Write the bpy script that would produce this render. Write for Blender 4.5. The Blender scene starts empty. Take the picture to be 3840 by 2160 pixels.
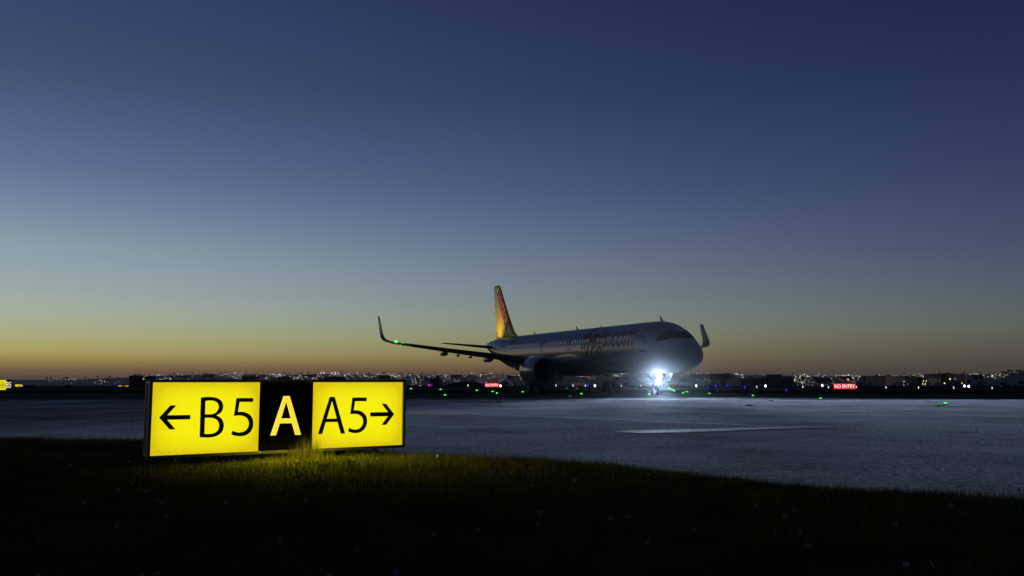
import bpy, bmesh, math, random
import numpy as np
from mathutils import Vector, Matrix

random.seed(11); rng = np.random.default_rng(7)
R = math.radians
SC = bpy.context.scene
COL = SC.collection
PI = math.pi

# ------------------------------------------------------------------ helpers
class MB:
    """collects faces and links them as ONE mesh object"""
    def __init__(self): self.v=[]; self.f=[]; self.m=[]; self.s=[]
    def add(self, vs, fs, m=0, smooth=False):
        b=len(self.v); self.v+= [tuple(p) for p in vs]
        for q in fs: self.f.append(tuple(b+i for i in q)); self.m.append(m); self.s.append(smooth)
        return self
    def box(self, c, d, m=0, rz=0, M=None):
        x,y,z=[k/2 for k in d]
        vs=[Vector((sx*x,sy*y,sz*z)) for sz in(-1,1) for sy in(-1,1) for sx in(-1,1)]
        rot=Matrix.Rotation(rz,3,'Z')
        vs=[(M@p if M else rot@p)+Vector(c) for p in vs]
        return self.add(vs,[(0,2,3,1),(4,5,7,6),(0,1,5,4),(2,6,7,3),(0,4,6,2),(1,3,7,5)],m)
    def grid(self, P, m=0, smooth=True, closed=False):
        """P[i][j] points"""
        n=len(P); k=len(P[0]); vs=[p for row in P for p in row]; fs=[]
        for i in range(n-1):
            for j in range(k if closed else k-1):
                j2=(j+1)%k
                fs.append((i*k+j,i*k+j2,(i+1)*k+j2,(i+1)*k+j))
        return self.add(vs,fs,m,smooth)
    def lathe(self, prof, o, ax, n=32, m=0, smooth=True):
        """prof: (distance along ax, radius)"""
        ax=Vector(ax).normalized(); u=ax.orthogonal().normalized(); w=ax.cross(u); o=Vector(o)
        P=[[o+ax*a+(u*math.cos(2*PI*j/n)+w*math.sin(2*PI*j/n))*r for j in range(n)] for a,r in prof]
        return self.grid(P,m,smooth,True)
    def tube(self, pts, r, n=8, m=0):
        pts=[Vector(p) for p in pts]; rs=r if isinstance(r,(list,tuple)) else [r]*len(pts)
        P=[]
        for i,p in enumerate(pts):
            d=(pts[min(i+1,len(pts)-1)]-pts[max(i-1,0)]).normalized()
            u=d.cross(Vector((0.31,0.22,0.93))).normalized(); w=d.cross(u)
            P.append([p+(u*math.cos(2*PI*j/n)+w*math.sin(2*PI*j/n))*rs[i] for j in range(n)])
        self.grid(P,m,True,True)
        k=len(self.v)
        self.add(P[0],[tuple(range(n))],m); self.add(P[-1],[tuple(reversed(range(n)))],m)
        return self
    def mesh(self, name, mats):
        me=bpy.data.meshes.new(name)
        me.from_pydata(self.v,[],self.f)
        for q in (mats if isinstance(mats,(list,tuple)) else [mats]): me.materials.append(q)
        me.polygons.foreach_set('material_index',self.m); me.polygons.foreach_set('use_smooth',self.s)
        me.update(); return me
    def build(self, name, mats, parent=None, loc=None, fix=True):
        me=self.mesh(name,mats)
        if fix:
            bm=bmesh.new(); bm.from_mesh(me); bmesh.ops.remove_doubles(bm,verts=bm.verts,dist=1e-5)
            bmesh.ops.recalc_face_normals(bm,faces=bm.faces); bm.to_mesh(me); bm.free()
        o=bpy.data.objects.new(name,me); COL.objects.link(o)
        if parent: o.parent=parent
        if loc is not None: o.location=loc
        return o

def tag(o,label=None,cat=None,group=None,kind=None):
    if label: o['label']=label
    if cat: o['category']=cat
    if group: o['group']=group
    if kind: o['kind']=kind
    return o
def thing(name,label,cat,loc=(0,0,0),rz=0,group=None):
    o=bpy.data.objects.new(name,None); COL.objects.link(o); o.location=loc; o.rotation_euler=(0,0,rz); o.empty_display_size=.2
    return tag(o,label,cat,group)
def copy_tree(o,parent=None):
    c=o.copy(); COL.objects.link(c)
    if parent: c.parent=parent
    for ch in list(o.children): copy_tree(ch,c)
    return c

# ---- materials
def mat(name,color,rough=.5,metal=0.,var=0.,vscale=8.,bump=0.,bscale=40.,coat=0.,spec=.5,coords='Object'):
    m=bpy.data.materials.new(name); m.use_nodes=True; nt=m.node_tree; b=nt.nodes['Principled BSDF']
    b.inputs['Roughness'].default_value=rough; b.inputs['Metallic'].default_value=metal
    b.inputs['Coat Weight'].default_value=coat; b.inputs['Coat Roughness'].default_value=.08
    b.inputs['Specular IOR Level'].default_value=spec
    tc=nt.nodes.new('ShaderNodeTexCoord')
    n=nt.nodes.new('ShaderNodeTexNoise'); n.inputs['Scale'].default_value=vscale; n.inputs['Detail'].default_value=5
    nt.links.new(tc.outputs[coords],n.inputs['Vector'])
    rp=nt.nodes.new('ShaderNodeValToRGB'); c=color
    rp.color_ramp.elements[0].position=.3; rp.color_ramp.elements[1].position=.7
    rp.color_ramp.elements[0].color=(*[max(0,k*(1-var)) for k in c],1); rp.color_ramp.elements[1].color=(*[min(1,k*(1+var)) for k in c],1)
    nt.links.new(n.outputs['Fac'],rp.inputs[0]); nt.links.new(rp.outputs[0],b.inputs['Base Color'])
    if bump>0:
        n2=nt.nodes.new('ShaderNodeTexNoise'); n2.inputs['Scale'].default_value=bscale; n2.inputs['Detail'].default_value=6
        nt.links.new(tc.outputs[coords],n2.inputs['Vector'])
        bp=nt.nodes.new('ShaderNodeBump'); bp.inputs['Strength'].default_value=bump; bp.inputs['Distance'].default_value=.02
        nt.links.new(n2.outputs['Fac'],bp.inputs['Height']); nt.links.new(bp.outputs[0],b.inputs['Normal'])
    return m
def emit(name,color,strength,sampling='AUTO',base=(.02,.02,.02)):
    m=bpy.data.materials.new(name); m.use_nodes=True; b=m.node_tree.nodes['Principled BSDF']
    b.inputs['Base Color'].default_value=(*base,1); b.inputs['Roughness'].default_value=.3
    b.inputs['Emission Color'].default_value=(*color,1); b.inputs['Emission Strength'].default_value=strength
    m.cycles.emission_sampling=sampling
    return m
def emit_panel(name,edge,mid,strength,half):
    """a face lit by tubes behind it: a little dimmer towards its own edges (its local x and z)"""
    m=emit(name,mid,strength); nt=m.node_tree; b=nt.nodes['Principled BSDF']
    tc=nt.nodes.new('ShaderNodeTexCoord'); sp=nt.nodes.new('ShaderNodeSeparateXYZ'); nt.links.new(tc.outputs['Object'],sp.inputs[0])
    def edge_fall(sock,h,p):
        d=nt.nodes.new('ShaderNodeMath'); d.operation='DIVIDE'; nt.links.new(sock,d.inputs[0]); d.inputs[1].default_value=h
        a=nt.nodes.new('ShaderNodeMath'); a.operation='ABSOLUTE'; nt.links.new(d.outputs[0],a.inputs[0])
        q=nt.nodes.new('ShaderNodeMath'); q.operation='POWER'; nt.links.new(a.outputs[0],q.inputs[0]); q.inputs[1].default_value=p
        return q.outputs[0]
    s=nt.nodes.new('ShaderNodeMath'); s.operation='ADD'; s.use_clamp=True
    nt.links.new(edge_fall(sp.outputs[0],half[0],5),s.inputs[0]); nt.links.new(edge_fall(sp.outputs[2],half[1],4),s.inputs[1])
    mx=nt.nodes.new('ShaderNodeMix'); mx.data_type='RGBA'; nt.links.new(s.outputs[0],mx.inputs[0])
    mx.inputs[6].default_value=(*mid,1); mx.inputs[7].default_value=(*edge,1)
    nt.links.new(mx.outputs[2],b.inputs['Emission Color'])
    return m

M={}
M['white']=mat('white_paint',(.155,.16,.19),.36,0,.05,.6,coat=.3)
M['wing']=mat('wing_grey_paint',(.12,.12,.125),.4,0,.12,1.2)
M['cowl']=mat('cowl_paint',(.16,.165,.19),.3,0,.05,1.5,coat=.4)
M['lipmetal']=mat('polished_lip',(.30,.30,.33),.28,.6,.08,6)
M['fanm']=mat('fan_titanium',(.012,.012,.014),.4,.7,.1,10)
M['dark']=mat('dark_cavity',(.008,.008,.009),.7)
M['glass']=mat('cockpit_glass',(.006,.006,.0055),.55,0,.1,3,spec=.2)
M['pane']=mat('window_pane',(.02,.02,.025),.15)
M['seam']=mat('dark_seam',(.03,.03,.035),.6)
M['tyre']=mat('tyre_rubber',(.016,.016,.017),.75,0,.2,20,.2,60)
M['rim']=mat('wheel_rim',(.12,.12,.13),.45,.5,.2,9)
M['gear']=mat('gear_steel',(.2,.2,.21),.45,.3,.2,8)
M['yellow']=mat('fin_yellow_paint',(.82,.49,.012),.4,0,.04,2)
M['red']=mat('red_lettering',(.18,.013,.018),.5,0,.08,3)
M['redfin']=mat('red_fin_lettering',(.60,.018,.018),.5,0,.08,3)
M['metal']=mat('exhaust_metal',(.12,.11,.10),.4,.8,.2,6)
M['signbox']=mat('sign_cabinet',(.12,.12,.10),.55,0,.3,5,.15,30)
M['signside']=mat('sign_side',(.17,.17,.18),.5,.2,.25,6,.1,25)
M['ink']=mat('sign_ink',(.004,.0035,.002),.6)
M['signblack']=mat('sign_black_panel',(.003,.0025,.002),.9,spec=.05)
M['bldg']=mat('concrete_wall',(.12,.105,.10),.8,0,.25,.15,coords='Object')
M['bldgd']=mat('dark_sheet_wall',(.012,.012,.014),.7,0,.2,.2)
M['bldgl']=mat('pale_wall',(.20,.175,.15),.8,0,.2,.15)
M['roof']=mat('roof_felt',(.09,.082,.08),.85,0,.3,.2)
M['leaf']=mat('leaf',(.055,.052,.042),.7,0,.4,.6)
M['bark']=mat('bark',(.03,.024,.018),.85,0,.3,4)
M['pole']=mat('galvanised_pole',(.12,.12,.12),.5,.4,.1,4)
M['fitting']=mat('cast_light_fitting',(.02,.02,.02),.4,.4,.3,30)
M['lamp_w']=emit('lamp_white',(1,.80,.58),3.4,'NONE')
M['lamp_c']=emit('lamp_cool',(1,.95,.88),4,'NONE')
M['lamp_a']=emit('lamp_amber',(1,.58,.25),3.2,'NONE')
M['lamp_r']=emit('lamp_red',(1,.06,.04),6,'NONE')
M['grn']=emit('green_lens',(.02,1,.03),3.2,'NONE')
M['grnd']=emit('green_lens_dim',(.02,.9,.05),.35,'NONE')
M['blu']=emit('blue_lens',(.015,.02,1),1.6,'NONE')
M['rdl']=emit('red_lens',(1,.02,.03),1.2,'NONE')
M['wht']=emit('white_lens',(1,.97,.88),4.5,'NONE')
M['whtd']=emit('white_lens_dim',(.9,.88,.8),.8,'NONE')
M['flood']=emit('landing_lens',(.86,.92,1),70,'NONE')
M['cabin']=emit('cabin_light',(1,.74,.88),.42,'NONE')
M['litwin']=emit('lit_window',(1,.78,.42),1.6,'NONE')
M['noentry']=emit('no_entry_red',(.72,.008,.014),1.0,'NONE')
M['noentry_w']=emit('no_entry_white',(1,.93,.90),1.15,'NONE')
M['farsign']=emit('far_sign_yellow',(.83,.70,.01),1.0,'AUTO')
M['farsign_n']=emit('far_sign_yellow_small',(.83,.70,.01),.95,'NONE')
M['farsign_w']=emit('far_sign_white',(1,.86,.66),1.0,'NONE')

def asphalt(name,lo,hi,rough,bump,scale=7.,dist=.05):
    """raked concrete: grain a little longer across the taxiway than along it, with stains and wear on a larger scale"""
    m=bpy.data.materials.new(name); m.use_nodes=True; nt=m.node_tree; b=nt.nodes['Principled BSDF']
    tc=nt.nodes.new('ShaderNodeTexCoord'); L=nt.links
    mp=nt.nodes.new('ShaderNodeMapping'); mp.inputs['Scale'].default_value=(1,.5,1); m.cycles.use_bump_map_correction=False; L.new(tc.outputs['Object'],mp.inputs['Vector'])
    n1=nt.nodes.new('ShaderNodeTexNoise'); n1.inputs['Scale'].default_value=.22; n1.inputs['Detail'].default_value=9; n1.inputs['Roughness'].default_value=.7
    n2=nt.nodes.new('ShaderNodeTexNoise'); n2.inputs['Scale'].default_value=scale; n2.inputs['Detail'].default_value=5; n2.inputs['Roughness'].default_value=.65
    L.new(tc.outputs['Object'],n1.inputs['Vector']); L.new(mp.outputs[0],n2.inputs['Vector'])
    ad=nt.nodes.new('ShaderNodeMath'); ad.operation='MULTIPLY_ADD'; L.new(n2.outputs['Fac'],ad.inputs[0]); ad.inputs[1].default_value=.7; L.new(n1.outputs['Fac'],ad.inputs[2])
    rp=nt.nodes.new('ShaderNodeValToRGB'); e=rp.color_ramp.elements; e[0].position=.6; e[1].position=1.1 if False else 1.; e[0].color=(*lo,1); e[1].color=(*hi,1)
    L.new(ad.outputs[0],rp.inputs[0]); L.new(rp.outputs[0],b.inputs['Base Color'])
    bp=nt.nodes.new('ShaderNodeBump'); bp.inputs['Strength'].default_value=bump; bp.inputs['Distance'].default_value=dist
    L.new(n2.outputs['Fac'],bp.inputs['Height']); L.new(bp.outputs[0],b.inputs['Normal'])
    b.inputs['Roughness'].default_value=rough; b.inputs['Specular IOR Level'].default_value=.02
    return m
M['asphalt']=asphalt('asphalt',(.030,.031,.035),(.26,.267,.295),1.,1.,11.,.11)
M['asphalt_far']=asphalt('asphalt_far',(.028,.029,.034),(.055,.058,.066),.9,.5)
M['turf']=mat('turf',(.030,.030,.012),.9,0,.4,1.2,.4,14,spec=0.)
M['soil']=mat('far_grassland',(.020,.021,.018),.95,0,.4,.02,spec=0.)
M['hill']=mat('hillside',(.14,.118,.108),.95,0,.4,.01)  # tone lifted in place of haze; city walls, roofs and leaves likewise
M['paint_grey']=mat('worn_white_line',(.075,.073,.07),.9,0,.12,2.5,1.,9,spec=.1)
M['paint_thin']=mat('thin_line_paint',(.45,.43,.36),.9,0,.25,2,1.,9,spec=.1)
M['paint_or']=mat('orange_yellow_line',(.40,.17,.01),.7,0,.25,2.5,.3,30)

# ------------------------------------------------------------------ camera
F=3285.0; HZ=1430.0; CH=1.075
TILT=math.atan((HZ-1080)/F)
cd=bpy.data.cameras.new('camera'); cam=bpy.data.objects.new('camera',cd); COL.objects.link(cam)
cd.sensor_width=36; cd.lens=F/3840*36; cd.clip_start=.05; cd.clip_end=30000
cam.location=(0,0,CH); cam.rotation_euler=(R(90)+TILT,0,0); SC.camera=cam
def ray(px,py):
    """viewing direction through a photograph pixel (used to survey real positions)"""
    u=(px-1920)/F; v=(1080-py)/F
    return Vector((u,math.cos(TILT)-v*math.sin(TILT),math.sin(TILT)+v*math.cos(TILT)))
def on_ground(px,py,z=0.):
    d=ray(px,py); t=(z-CH)/d.z; return Vector((d.x*t,d.y*t,z))
def at_depth(px,py,Y):
    d=ray(px,py); t=Y/d.y; return Vector((d.x*t,Y,CH+d.z*t))

# ------------------------------------------------------------------ sky
w=bpy.data.worlds.new('World'); SC.world=w; w.use_nodes=True
nt=w.node_tree; bg=nt.nodes['Background']; L=nt.links
sky=nt.nodes.new('ShaderNodeTexSky'); sky.sky_type='NISHITA'; sky.sun_disc=False
sky.sun_elevation=R(-4); sky.sun_rotation=R(-45); sky.dust_density=1; sky.air_density=1; sky.ozone_density=1.5
EL=[24.11,18.32,12.46,7.96,5.33,3.07,1.57,0.52]
RL=[[0.1862, 0.2356, 0.3551], [0.2189, 0.276, 0.3573], [0.3446, 0.4202, 0.5093], [0.5243, 0.628, 0.6324], [0.5285, 0.6415, 0.7564], [0.5057, 0.7449, 0.8751], [0.568, 0.9298, 1.0223], [0.3664, 0.6201, 0.8805]]
RR=[[0.1087, 0.1637, 0.3481], [0.1496, 0.2276, 0.4306], [0.2488, 0.3387, 0.5633], [0.3832, 0.4909, 0.7426], [0.4717, 0.7094, 0.9345], [0.6179, 0.9749, 1.0821], [0.6312, 0.9691, 0.9691], [0.6904, 0.9003, 0.7655]]
tc=nt.nodes.new('ShaderNodeTexCoord'); sp=nt.nodes.new('ShaderNodeSeparateXYZ'); L.new(tc.outputs['Generated'],sp.inputs[0])
def math_node(op,a,b=None,clamp=False):
    n=nt.nodes.new('ShaderNodeMath'); n.operation=op; n.use_clamp=clamp
    for i,k in enumerate((a,b)):
        if k is None: continue
        if isinstance(k,(int,float)): n.inputs[i].default_value=k
        else: L.new(k,n.inputs[i])
    return n.outputs[0]
el=math_node('ARCSINE',sp.outputs[2]); pos=math_node('DIVIDE',el,R(30),True)
az=math_node('ARCTAN2',sp.outputs[0],sp.outputs[1])
ca=math_node('COSINE',math_node('ADD',az,R(50)))
mfac=math_node('DIVIDE',math_node('SUBTRACT',math_node('MULTIPLY_ADD',ca,-.5),.03),.38,True)
# MULTIPLY_ADD third input: +0.5
[n for n in nt.nodes if n.type=='MATH' and n.operation=='MULTIPLY_ADD'][0].inputs[2].default_value=.5
def ramp(rows):
    r=nt.nodes.new('ShaderNodeValToRGB'); cr=r.color_ramp; ks=sorted(zip(EL,rows))
    while len(cr.elements)<len(ks): cr.elements.new(.5)
    for e,(a,c) in zip(cr.elements,ks): e.position=a/30; e.color=(*[k*.9 for k in c],1)
    L.new(pos,r.inputs[0]); return r.outputs[0]
def mixn(kind,fac,a,b):
    n=nt.nodes.new('ShaderNodeMix'); n.data_type='RGBA'; n.blend_type=kind; n.clamp_result=False; n.clamp_factor=True
    for i,k in ((0,fac),(6,a),(7,b)):
        if isinstance(k,(int,float)): n.inputs[i].default_value=k
        elif isinstance(k,tuple): n.inputs[i].default_value=k
        else: L.new(k,n.inputs[i])
    return n.outputs[2]
tint=mixn('MIX',mfac,ramp(RL),ramp(RR))
base=mixn('ADD',1.,mixn('MULTIPLY',1.,sky.outputs[0],(4,4,4,1)),(.05,.05,.06,1))
L.new(mixn('MULTIPLY',1.,base,tint),bg.inputs[0]); bg.inputs[1].default_value=1.0376/.9

sd=bpy.data.lights.new('afterglow_sun','SUN'); sd.energy=.04; sd.angle=R(20); sd.color=(1,.72,.45)
so=bpy.data.objects.new('afterglow_sun',sd); COL.objects.link(so); so.rotation_euler=(R(87),0,R(-45+180+0)); so.rotation_euler=Vector((math.sin(R(45)),-math.cos(R(45)),-.05)).to_track_quat('-Z','Y').to_euler()

# ------------------------------------------------------------------ ground, pavement, verge
EDGE=[(-60,24),(-30,20),(-16,17.6),(-9.5,16.2),(-6.5,15.6),(-4.5,14.8),(-1.4,12.9),(-.2,12.3),(1.0,11.4),(1.9,10.4),(2.7,9.2),(3.6,8.5),(4.6,7.8),(6.2,6.8),(9,5.2),(16,1.5),(40,-10)]
ex=np.array([p[0] for p in EDGE]); ey=np.array([p[1] for p in EDGE])
def edge(x): return np.interp(x,ex,ey)+.10*np.sin(x*2.1)+.06*np.sin(x*5.3+1)
def vz(x,y):
    d=np.clip((edge(x)-y)/1.6,0,1); return .004+.125*d*d*(3-2*d)+.02*np.sin(x*1.3)*np.sin(y*1.7)*d*d

def land(Y):
    """the airfield is a low plateau; beyond the runway the land falls away towards the city"""
    k=np.clip((np.asarray(Y,float)-185)/300,0,1); return -.03-7.*k*k*(3-2*k)
g=MB(); S=9000
rows=[-600,-100,0,60,120,165,185]+list(np.linspace(200,490,14))+[700,1500,4000,S]
g.grid([[(x,y,float(land(y))) for x in np.linspace(-S,S,24)] for y in rows],smooth=True)
tag(g.build('ground',M['soil']),kind='structure')
t=MB(); xs=np.linspace(-140,160,61)
near=[(x,max(edge(x)-.4,-12),0.) for x in xs]
t.grid([near,[(x,52.4,0.) for x in xs]],smooth=False)
tag(t.build('taxiway',M['asphalt']),kind='structure')
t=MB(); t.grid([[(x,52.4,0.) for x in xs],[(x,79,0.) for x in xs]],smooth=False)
tag(t.build('taxiway_unlit',M['asphalt_far']),kind='structure')  # darker colour paints in the pavement the nose lamps leave unlit
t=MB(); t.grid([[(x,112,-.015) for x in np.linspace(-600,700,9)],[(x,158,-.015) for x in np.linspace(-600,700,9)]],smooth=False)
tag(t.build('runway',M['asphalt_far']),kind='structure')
v=MB(); P=[]
gx=np.concatenate([np.linspace(-60,-10,30),np.linspace(-9.7,10,110),np.linspace(10.5,40,20)])
for k in np.linspace(0,1,44):
    row=[]
    for x in gx:
        y=edge(x)*(1-k**1.2)+(-12)*(k**1.2); row.append((x,y,float(vz(x,y))))
    P.append(row)
v.grid(P); tag(v.build('verge',M['turf']),kind='structure')

def stripe(name,pts,width,m,z=.004,taper=False):
    """flat painted line through ground points"""
    b=MB(); A=[];B=[]
    n=len(pts); pts=[Vector((p[0],p[1],0)) for p in pts]
    for i,p in enumerate(pts):
        d=(pts[min(i+1,n-1)]-pts[max(i-1,0)]).normalized(); q=Vector((-d.y,d.x,0))
        wd=width*(math.sin(PI*(i+.35)/(n-.3))**.5 if taper else 1)
        A.append(p+q*wd/2+Vector((0,0,z))); B.append(p-q*wd/2+Vector((0,0,z)))
    b.grid([A,B],smooth=False); return tag(b.build(name,m),kind='structure')
def curve_pts(px,n=40):
    a=np.array([on_ground(*p)[:2] for p in px]); tt=np.linspace(0,1,len(a)); q=np.linspace(0,1,n)
    return [(np.interp(k,tt,a[:,0]),np.interp(k,tt,a[:,1])) for k in q]
def smooth_pts(px,n=50):
    a=np.array([on_ground(*p)[:2] for p in px]); s=np.concatenate([[0],np.cumsum(np.linalg.norm(np.diff(a,axis=0),axis=1))])
    q=np.linspace(0,s[-1],n); x=np.interp(q,s,a[:,0]); y=np.interp(q,s,a[:,1])
    for _ in range(30):
        x[1:-1]=(x[:-2]+2*x[1:-1]+x[2:])/4; y[1:-1]=(y[:-2]+2*y[1:-1]+y[2:])/4
    return list(zip(x,y))
# worn pale stripe, drawn as an outline polygon so that its ends taper on the ground itself
def ground_poly(name,px,m,z):
    vs=[on_ground(*p) for p in px]; n=len(vs)//2
    b=MB(); b.grid([[p+Vector((0,0,z)) for p in vs[:n]],[p+Vector((0,0,z)) for p in reversed(vs[n:])]],smooth=False)
    return tag(b.build(name,m),kind='structure')
ground_poly('worn_stripe_marking',[(2310,1619),(2390,1614.5),(2560,1611.5),(2760,1606),(2900,1601.5),(2980,1600),(3060,1603),(3150,1606.5),
                           (3152,1608),(3060,1606.5),(2980,1607),(2900,1610.5),(2760,1616),(2560,1622.5),(2400,1626),(2312,1620.5)],M['paint_grey'],.008)
stripe('edge_line_marking',smooth_pts([(1760,1553),(2100,1565),(2500,1582),(2800,1595),(3100,1605),(3400,1620),(3840,1646),(4300,1680)]),.17,M['paint_thin'])
stripe('edge_line_marking',smooth_pts([(-200,1530),(600,1534),(1200,1540),(1760,1552)]),.09,M['paint_thin'])
ground_poly('taxi_centreline_marking',[(200,1552),(330,1548),(440,1541.5),(560,1536),(700,1532),(1000,1533),(1400,1548),(1700,1550),(1790,1552),
                           (1790,1553),(1700,1556),(1400,1557),(1000,1540),(700,1537),(560,1541),(440,1547),(330,1554),(200,1554.5)],M['paint_or'],.008)
stripe('pavement_joint',smooth_pts([(2850,1503),(3200,1514),(3550,1524),(3840,1534),(4300,1552)]),.22,M['seam'],.005)

# ------------------------------------------------------------------ grass blades (uncountable: one object)
def blades(name,pts,h,wd,lean,az,mt):
    n=len(h)
    dx=np.cos(az); dy=np.sin(az); px=-dy; py=dx
    V=np.zeros((n,5,3)); 
    for k,(fr,wf) in enumerate(((0,1),(0,1),(.55,.7),(.55,.7),(1,0))):
        sgn=(-1 if k%2==0 else 1)*wf*(0 if k==4 else 1)
        off=lean*fr**1.8*h
        V[:,k,0]=pts[:,0]+dx*off+px*sgn*wd/2; V[:,k,1]=pts[:,1]+dy*off+py*sgn*wd/2
        V[:,k,2]=pts[:,2]+h*fr*np.sqrt(np.clip(1-(lean*.6*fr)**2,.2,1))
    b=np.arange(n)*5
    q=np.stack([b,b+1,b+3,b+2],1); tr=np.stack([b+2,b+3,b+4],1)
    me=bpy.data.meshes.new(name)
    me.vertices.add(n*5); me.vertices.foreach_set('co',V.reshape(-1))
    me.loops.add(n*7); li=np.concatenate([q,tr],1).reshape(-1); me.loops.foreach_set('vertex_index',li.astype(np.int32))
    me.polygons.add(2*n); st=np.stack([np.arange(n)*7,np.arange(n)*7+4],1).reshape(-1); me.polygons.foreach_set('loop_start',st.astype(np.int32))
    me.update(calc_edges=True); me.materials.append(mt)
    o=bpy.data.objects.new(name,me); COL.objects.link(o); return o
def leafmat(name,c,var):
    m=mat(name,c,.85,0,var,2.5,spec=.0); return m
M['blade']=leafmat('grass_blade',(.085,.084,.022),.5)
def scatter(n,dmin,dmax,pw=1.):
    y=dmin+(dmax-dmin)*rng.random(n)**pw; x=(rng.random(n)*2-1)*(y*.62+.6)
    k=y<edge(x)-.02; x=x[k];y=y[k]; return np.stack([x,y,vz(x,y)-.01],1)
p1=scatter(300000,3.6,16.4,.95)
n=len(p1); clump=.5+.5*np.sin(p1[:,0]*1.7+np.sin(p1[:,1]*1.1)*2)*np.sin(p1[:,1]*2.3+p1[:,0])
h1=(.030+.060*rng.random(n)**1.5)*(.75+.6*clump)
p2=scatter(1300,3.6,16.4); h2=.11+.14*rng.random(len(p2))**2
pts=[p1,p2]; hs=[h1,h2]; ws=[.0026+.002*rng.random(n),.0028+.001*rng.random(len(p2))]
def tuft(cx,cy,n,r,hmin,hmax,wd=.0035):
    a=rng.random(n)*2*PI; q=r*np.sqrt(rng.random(n)); x=cx+np.cos(a)*q; y=cy+np.sin(a)*q*.7
    pts.append(np.stack([x,y,vz(x,y)-.01],1)); hs.append((hmin+(hmax-hmin)*rng.random(n)**1.6)*(1-.4*q/r)); ws.append(np.full(n,wd))

# main sign survey: the left and right edge of its lit face on the ground plan
SL=at_depth(560.5,1707,10.15); SR=at_depth(1507.5,1671,11.93)
SL.z=SR.z=.227; SU=(SR-SL); SLEN=SU.length; SU.normalize(); SN=Vector((SU.y,-SU.x,0))     # SN faces the camera side
SH=.836
def sign_xy(px,py):
    d=ray(px,py); t=(SL-Vector((0,0,CH))).dot(SN)/d.dot(SN); q=Vector((0,0,CH))+d*t-SL
    return q.dot(SU),q.z
# the tall bright tuft before the black panel and smaller ones along the face
c=SL+SU*sign_xy(1130,1680)[0]+SN*.16
tuft(c.x,c.y,300,.20,.12,.46,.0042); tuft(c.x+.10,c.y-.02,140,.12,.10,.40,.004); tuft(c.x+.02,c.y-.1,180,.35,.08,.2)
for k in range(46):
    q=SL+SU*(SLEN*rng.random())+SN*(.06+.25*rng.random()); tuft(q.x,q.y,int(5+8*rng.random()),.07,.10,.23,.0028)
for k in range(4):
    q=SL+SU*(SLEN*(.86+.14*rng.random()))+SN*(.08+.1*rng.random()); tuft(q.x,q.y,9,.06,.12,.27,.0028)
for px,py,nn,hh in ((150,1612,60,.30),(160,1614,40,.24),(60,1618,30,.2),(2330,1700,40,.26),(2290,1697,30,.2),(2870,1748,36,.26),(3040,1752,60,.34),(3080,1756,40,.30),(3600,1790,40,.3),(3680,1800,50,.34),(3790,1806,40,.3),(2620,1735,30,.2)):
    X=(px-1920)/F; 
    ys=np.linspace(4,17,400); k=np.argmin(np.abs(ys-edge(X*ys)+.15)); tuft(X*ys[k],ys[k],nn,.35,.08,hh,.003)
for k in range(300):
    x=-9+22*rng.random(); y=edge(x)-.02-.45*rng.random()**2; tuft(x,y,int(4+9*rng.random()),.09,.04,.09+.20*rng.random()**2.5,.0024)
pts=np.concatenate(pts); hs=np.concatenate(hs); ws=np.concatenate(ws); n=len(hs)
o=blades('grass',pts,hs,ws,(rng.random(n)**1.5)*.8,rng.random(n)*2*PI,M['blade'])
tag(o,'dark uncut grass with tall seed stems covering the verge in front of the taxiway','grass',kind='stuff')

# daisies: one head built, then copied
M['petal']=mat('petal',(.20,.21,.25),.6,0,.1,20); M['disc']=mat('flower_disc',(.20,.13,.02),.7)
b=MB()
for k in range(11):
    a=2*PI*k/11; d=Vector((math.cos(a),math.sin(a),0)); q=Vector((-d.y,d.x,0))
    b.add([d*.004,d*.013+q*.0035+Vector((0,0,.002)),d*.021+Vector((0,0,.0005)),d*.013-q*.0035+Vector((0,0,.002))],[(0,1,2,3)],0)
b.lathe([(-.002,.0),(.0,.005),(.003,.004),(.0045,.0)],(0,0,0),(0,0,1),8,1)
b.tube([(0,0,-.002),(.004,.002,-.06),(0,0,-.14)],.0012,4,2)
fl=b.build('daisy',[M['petal'],M['disc'],M['blade']])
place=scatter(420,3.7,10.5,.9); place=place[rng.permutation(len(place))][:110]
sgn=[(1030,1730),(970,1735),(1060,1735),(1270,1733),(1210,1733)]
place=list(map(tuple,place))
for i,q in enumerate(place):
    f=fl if i==0 else fl.copy()
    if i: COL.objects.link(f)
    s=.5+.6*random.random(); f.scale=(s,s,s)
    f.location=(q[0],q[1],q[2]+.06+.09*random.random()); f.rotation_euler=(R(random.uniform(15,75)),R(random.uniform(-20,20)),random.uniform(-1,1))
    side='left of the lit sign' if q[0]/q[1]<-.42 else ('in the grass below the lit sign' if q[0]/q[1]<-.12 else ('in the middle of the dark verge' if q[0]/q[1]<.25 else 'in the dark verge on the right'))
    tag(f,'small pale daisy '+side,'flower','pale daisies in the grass')

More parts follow.
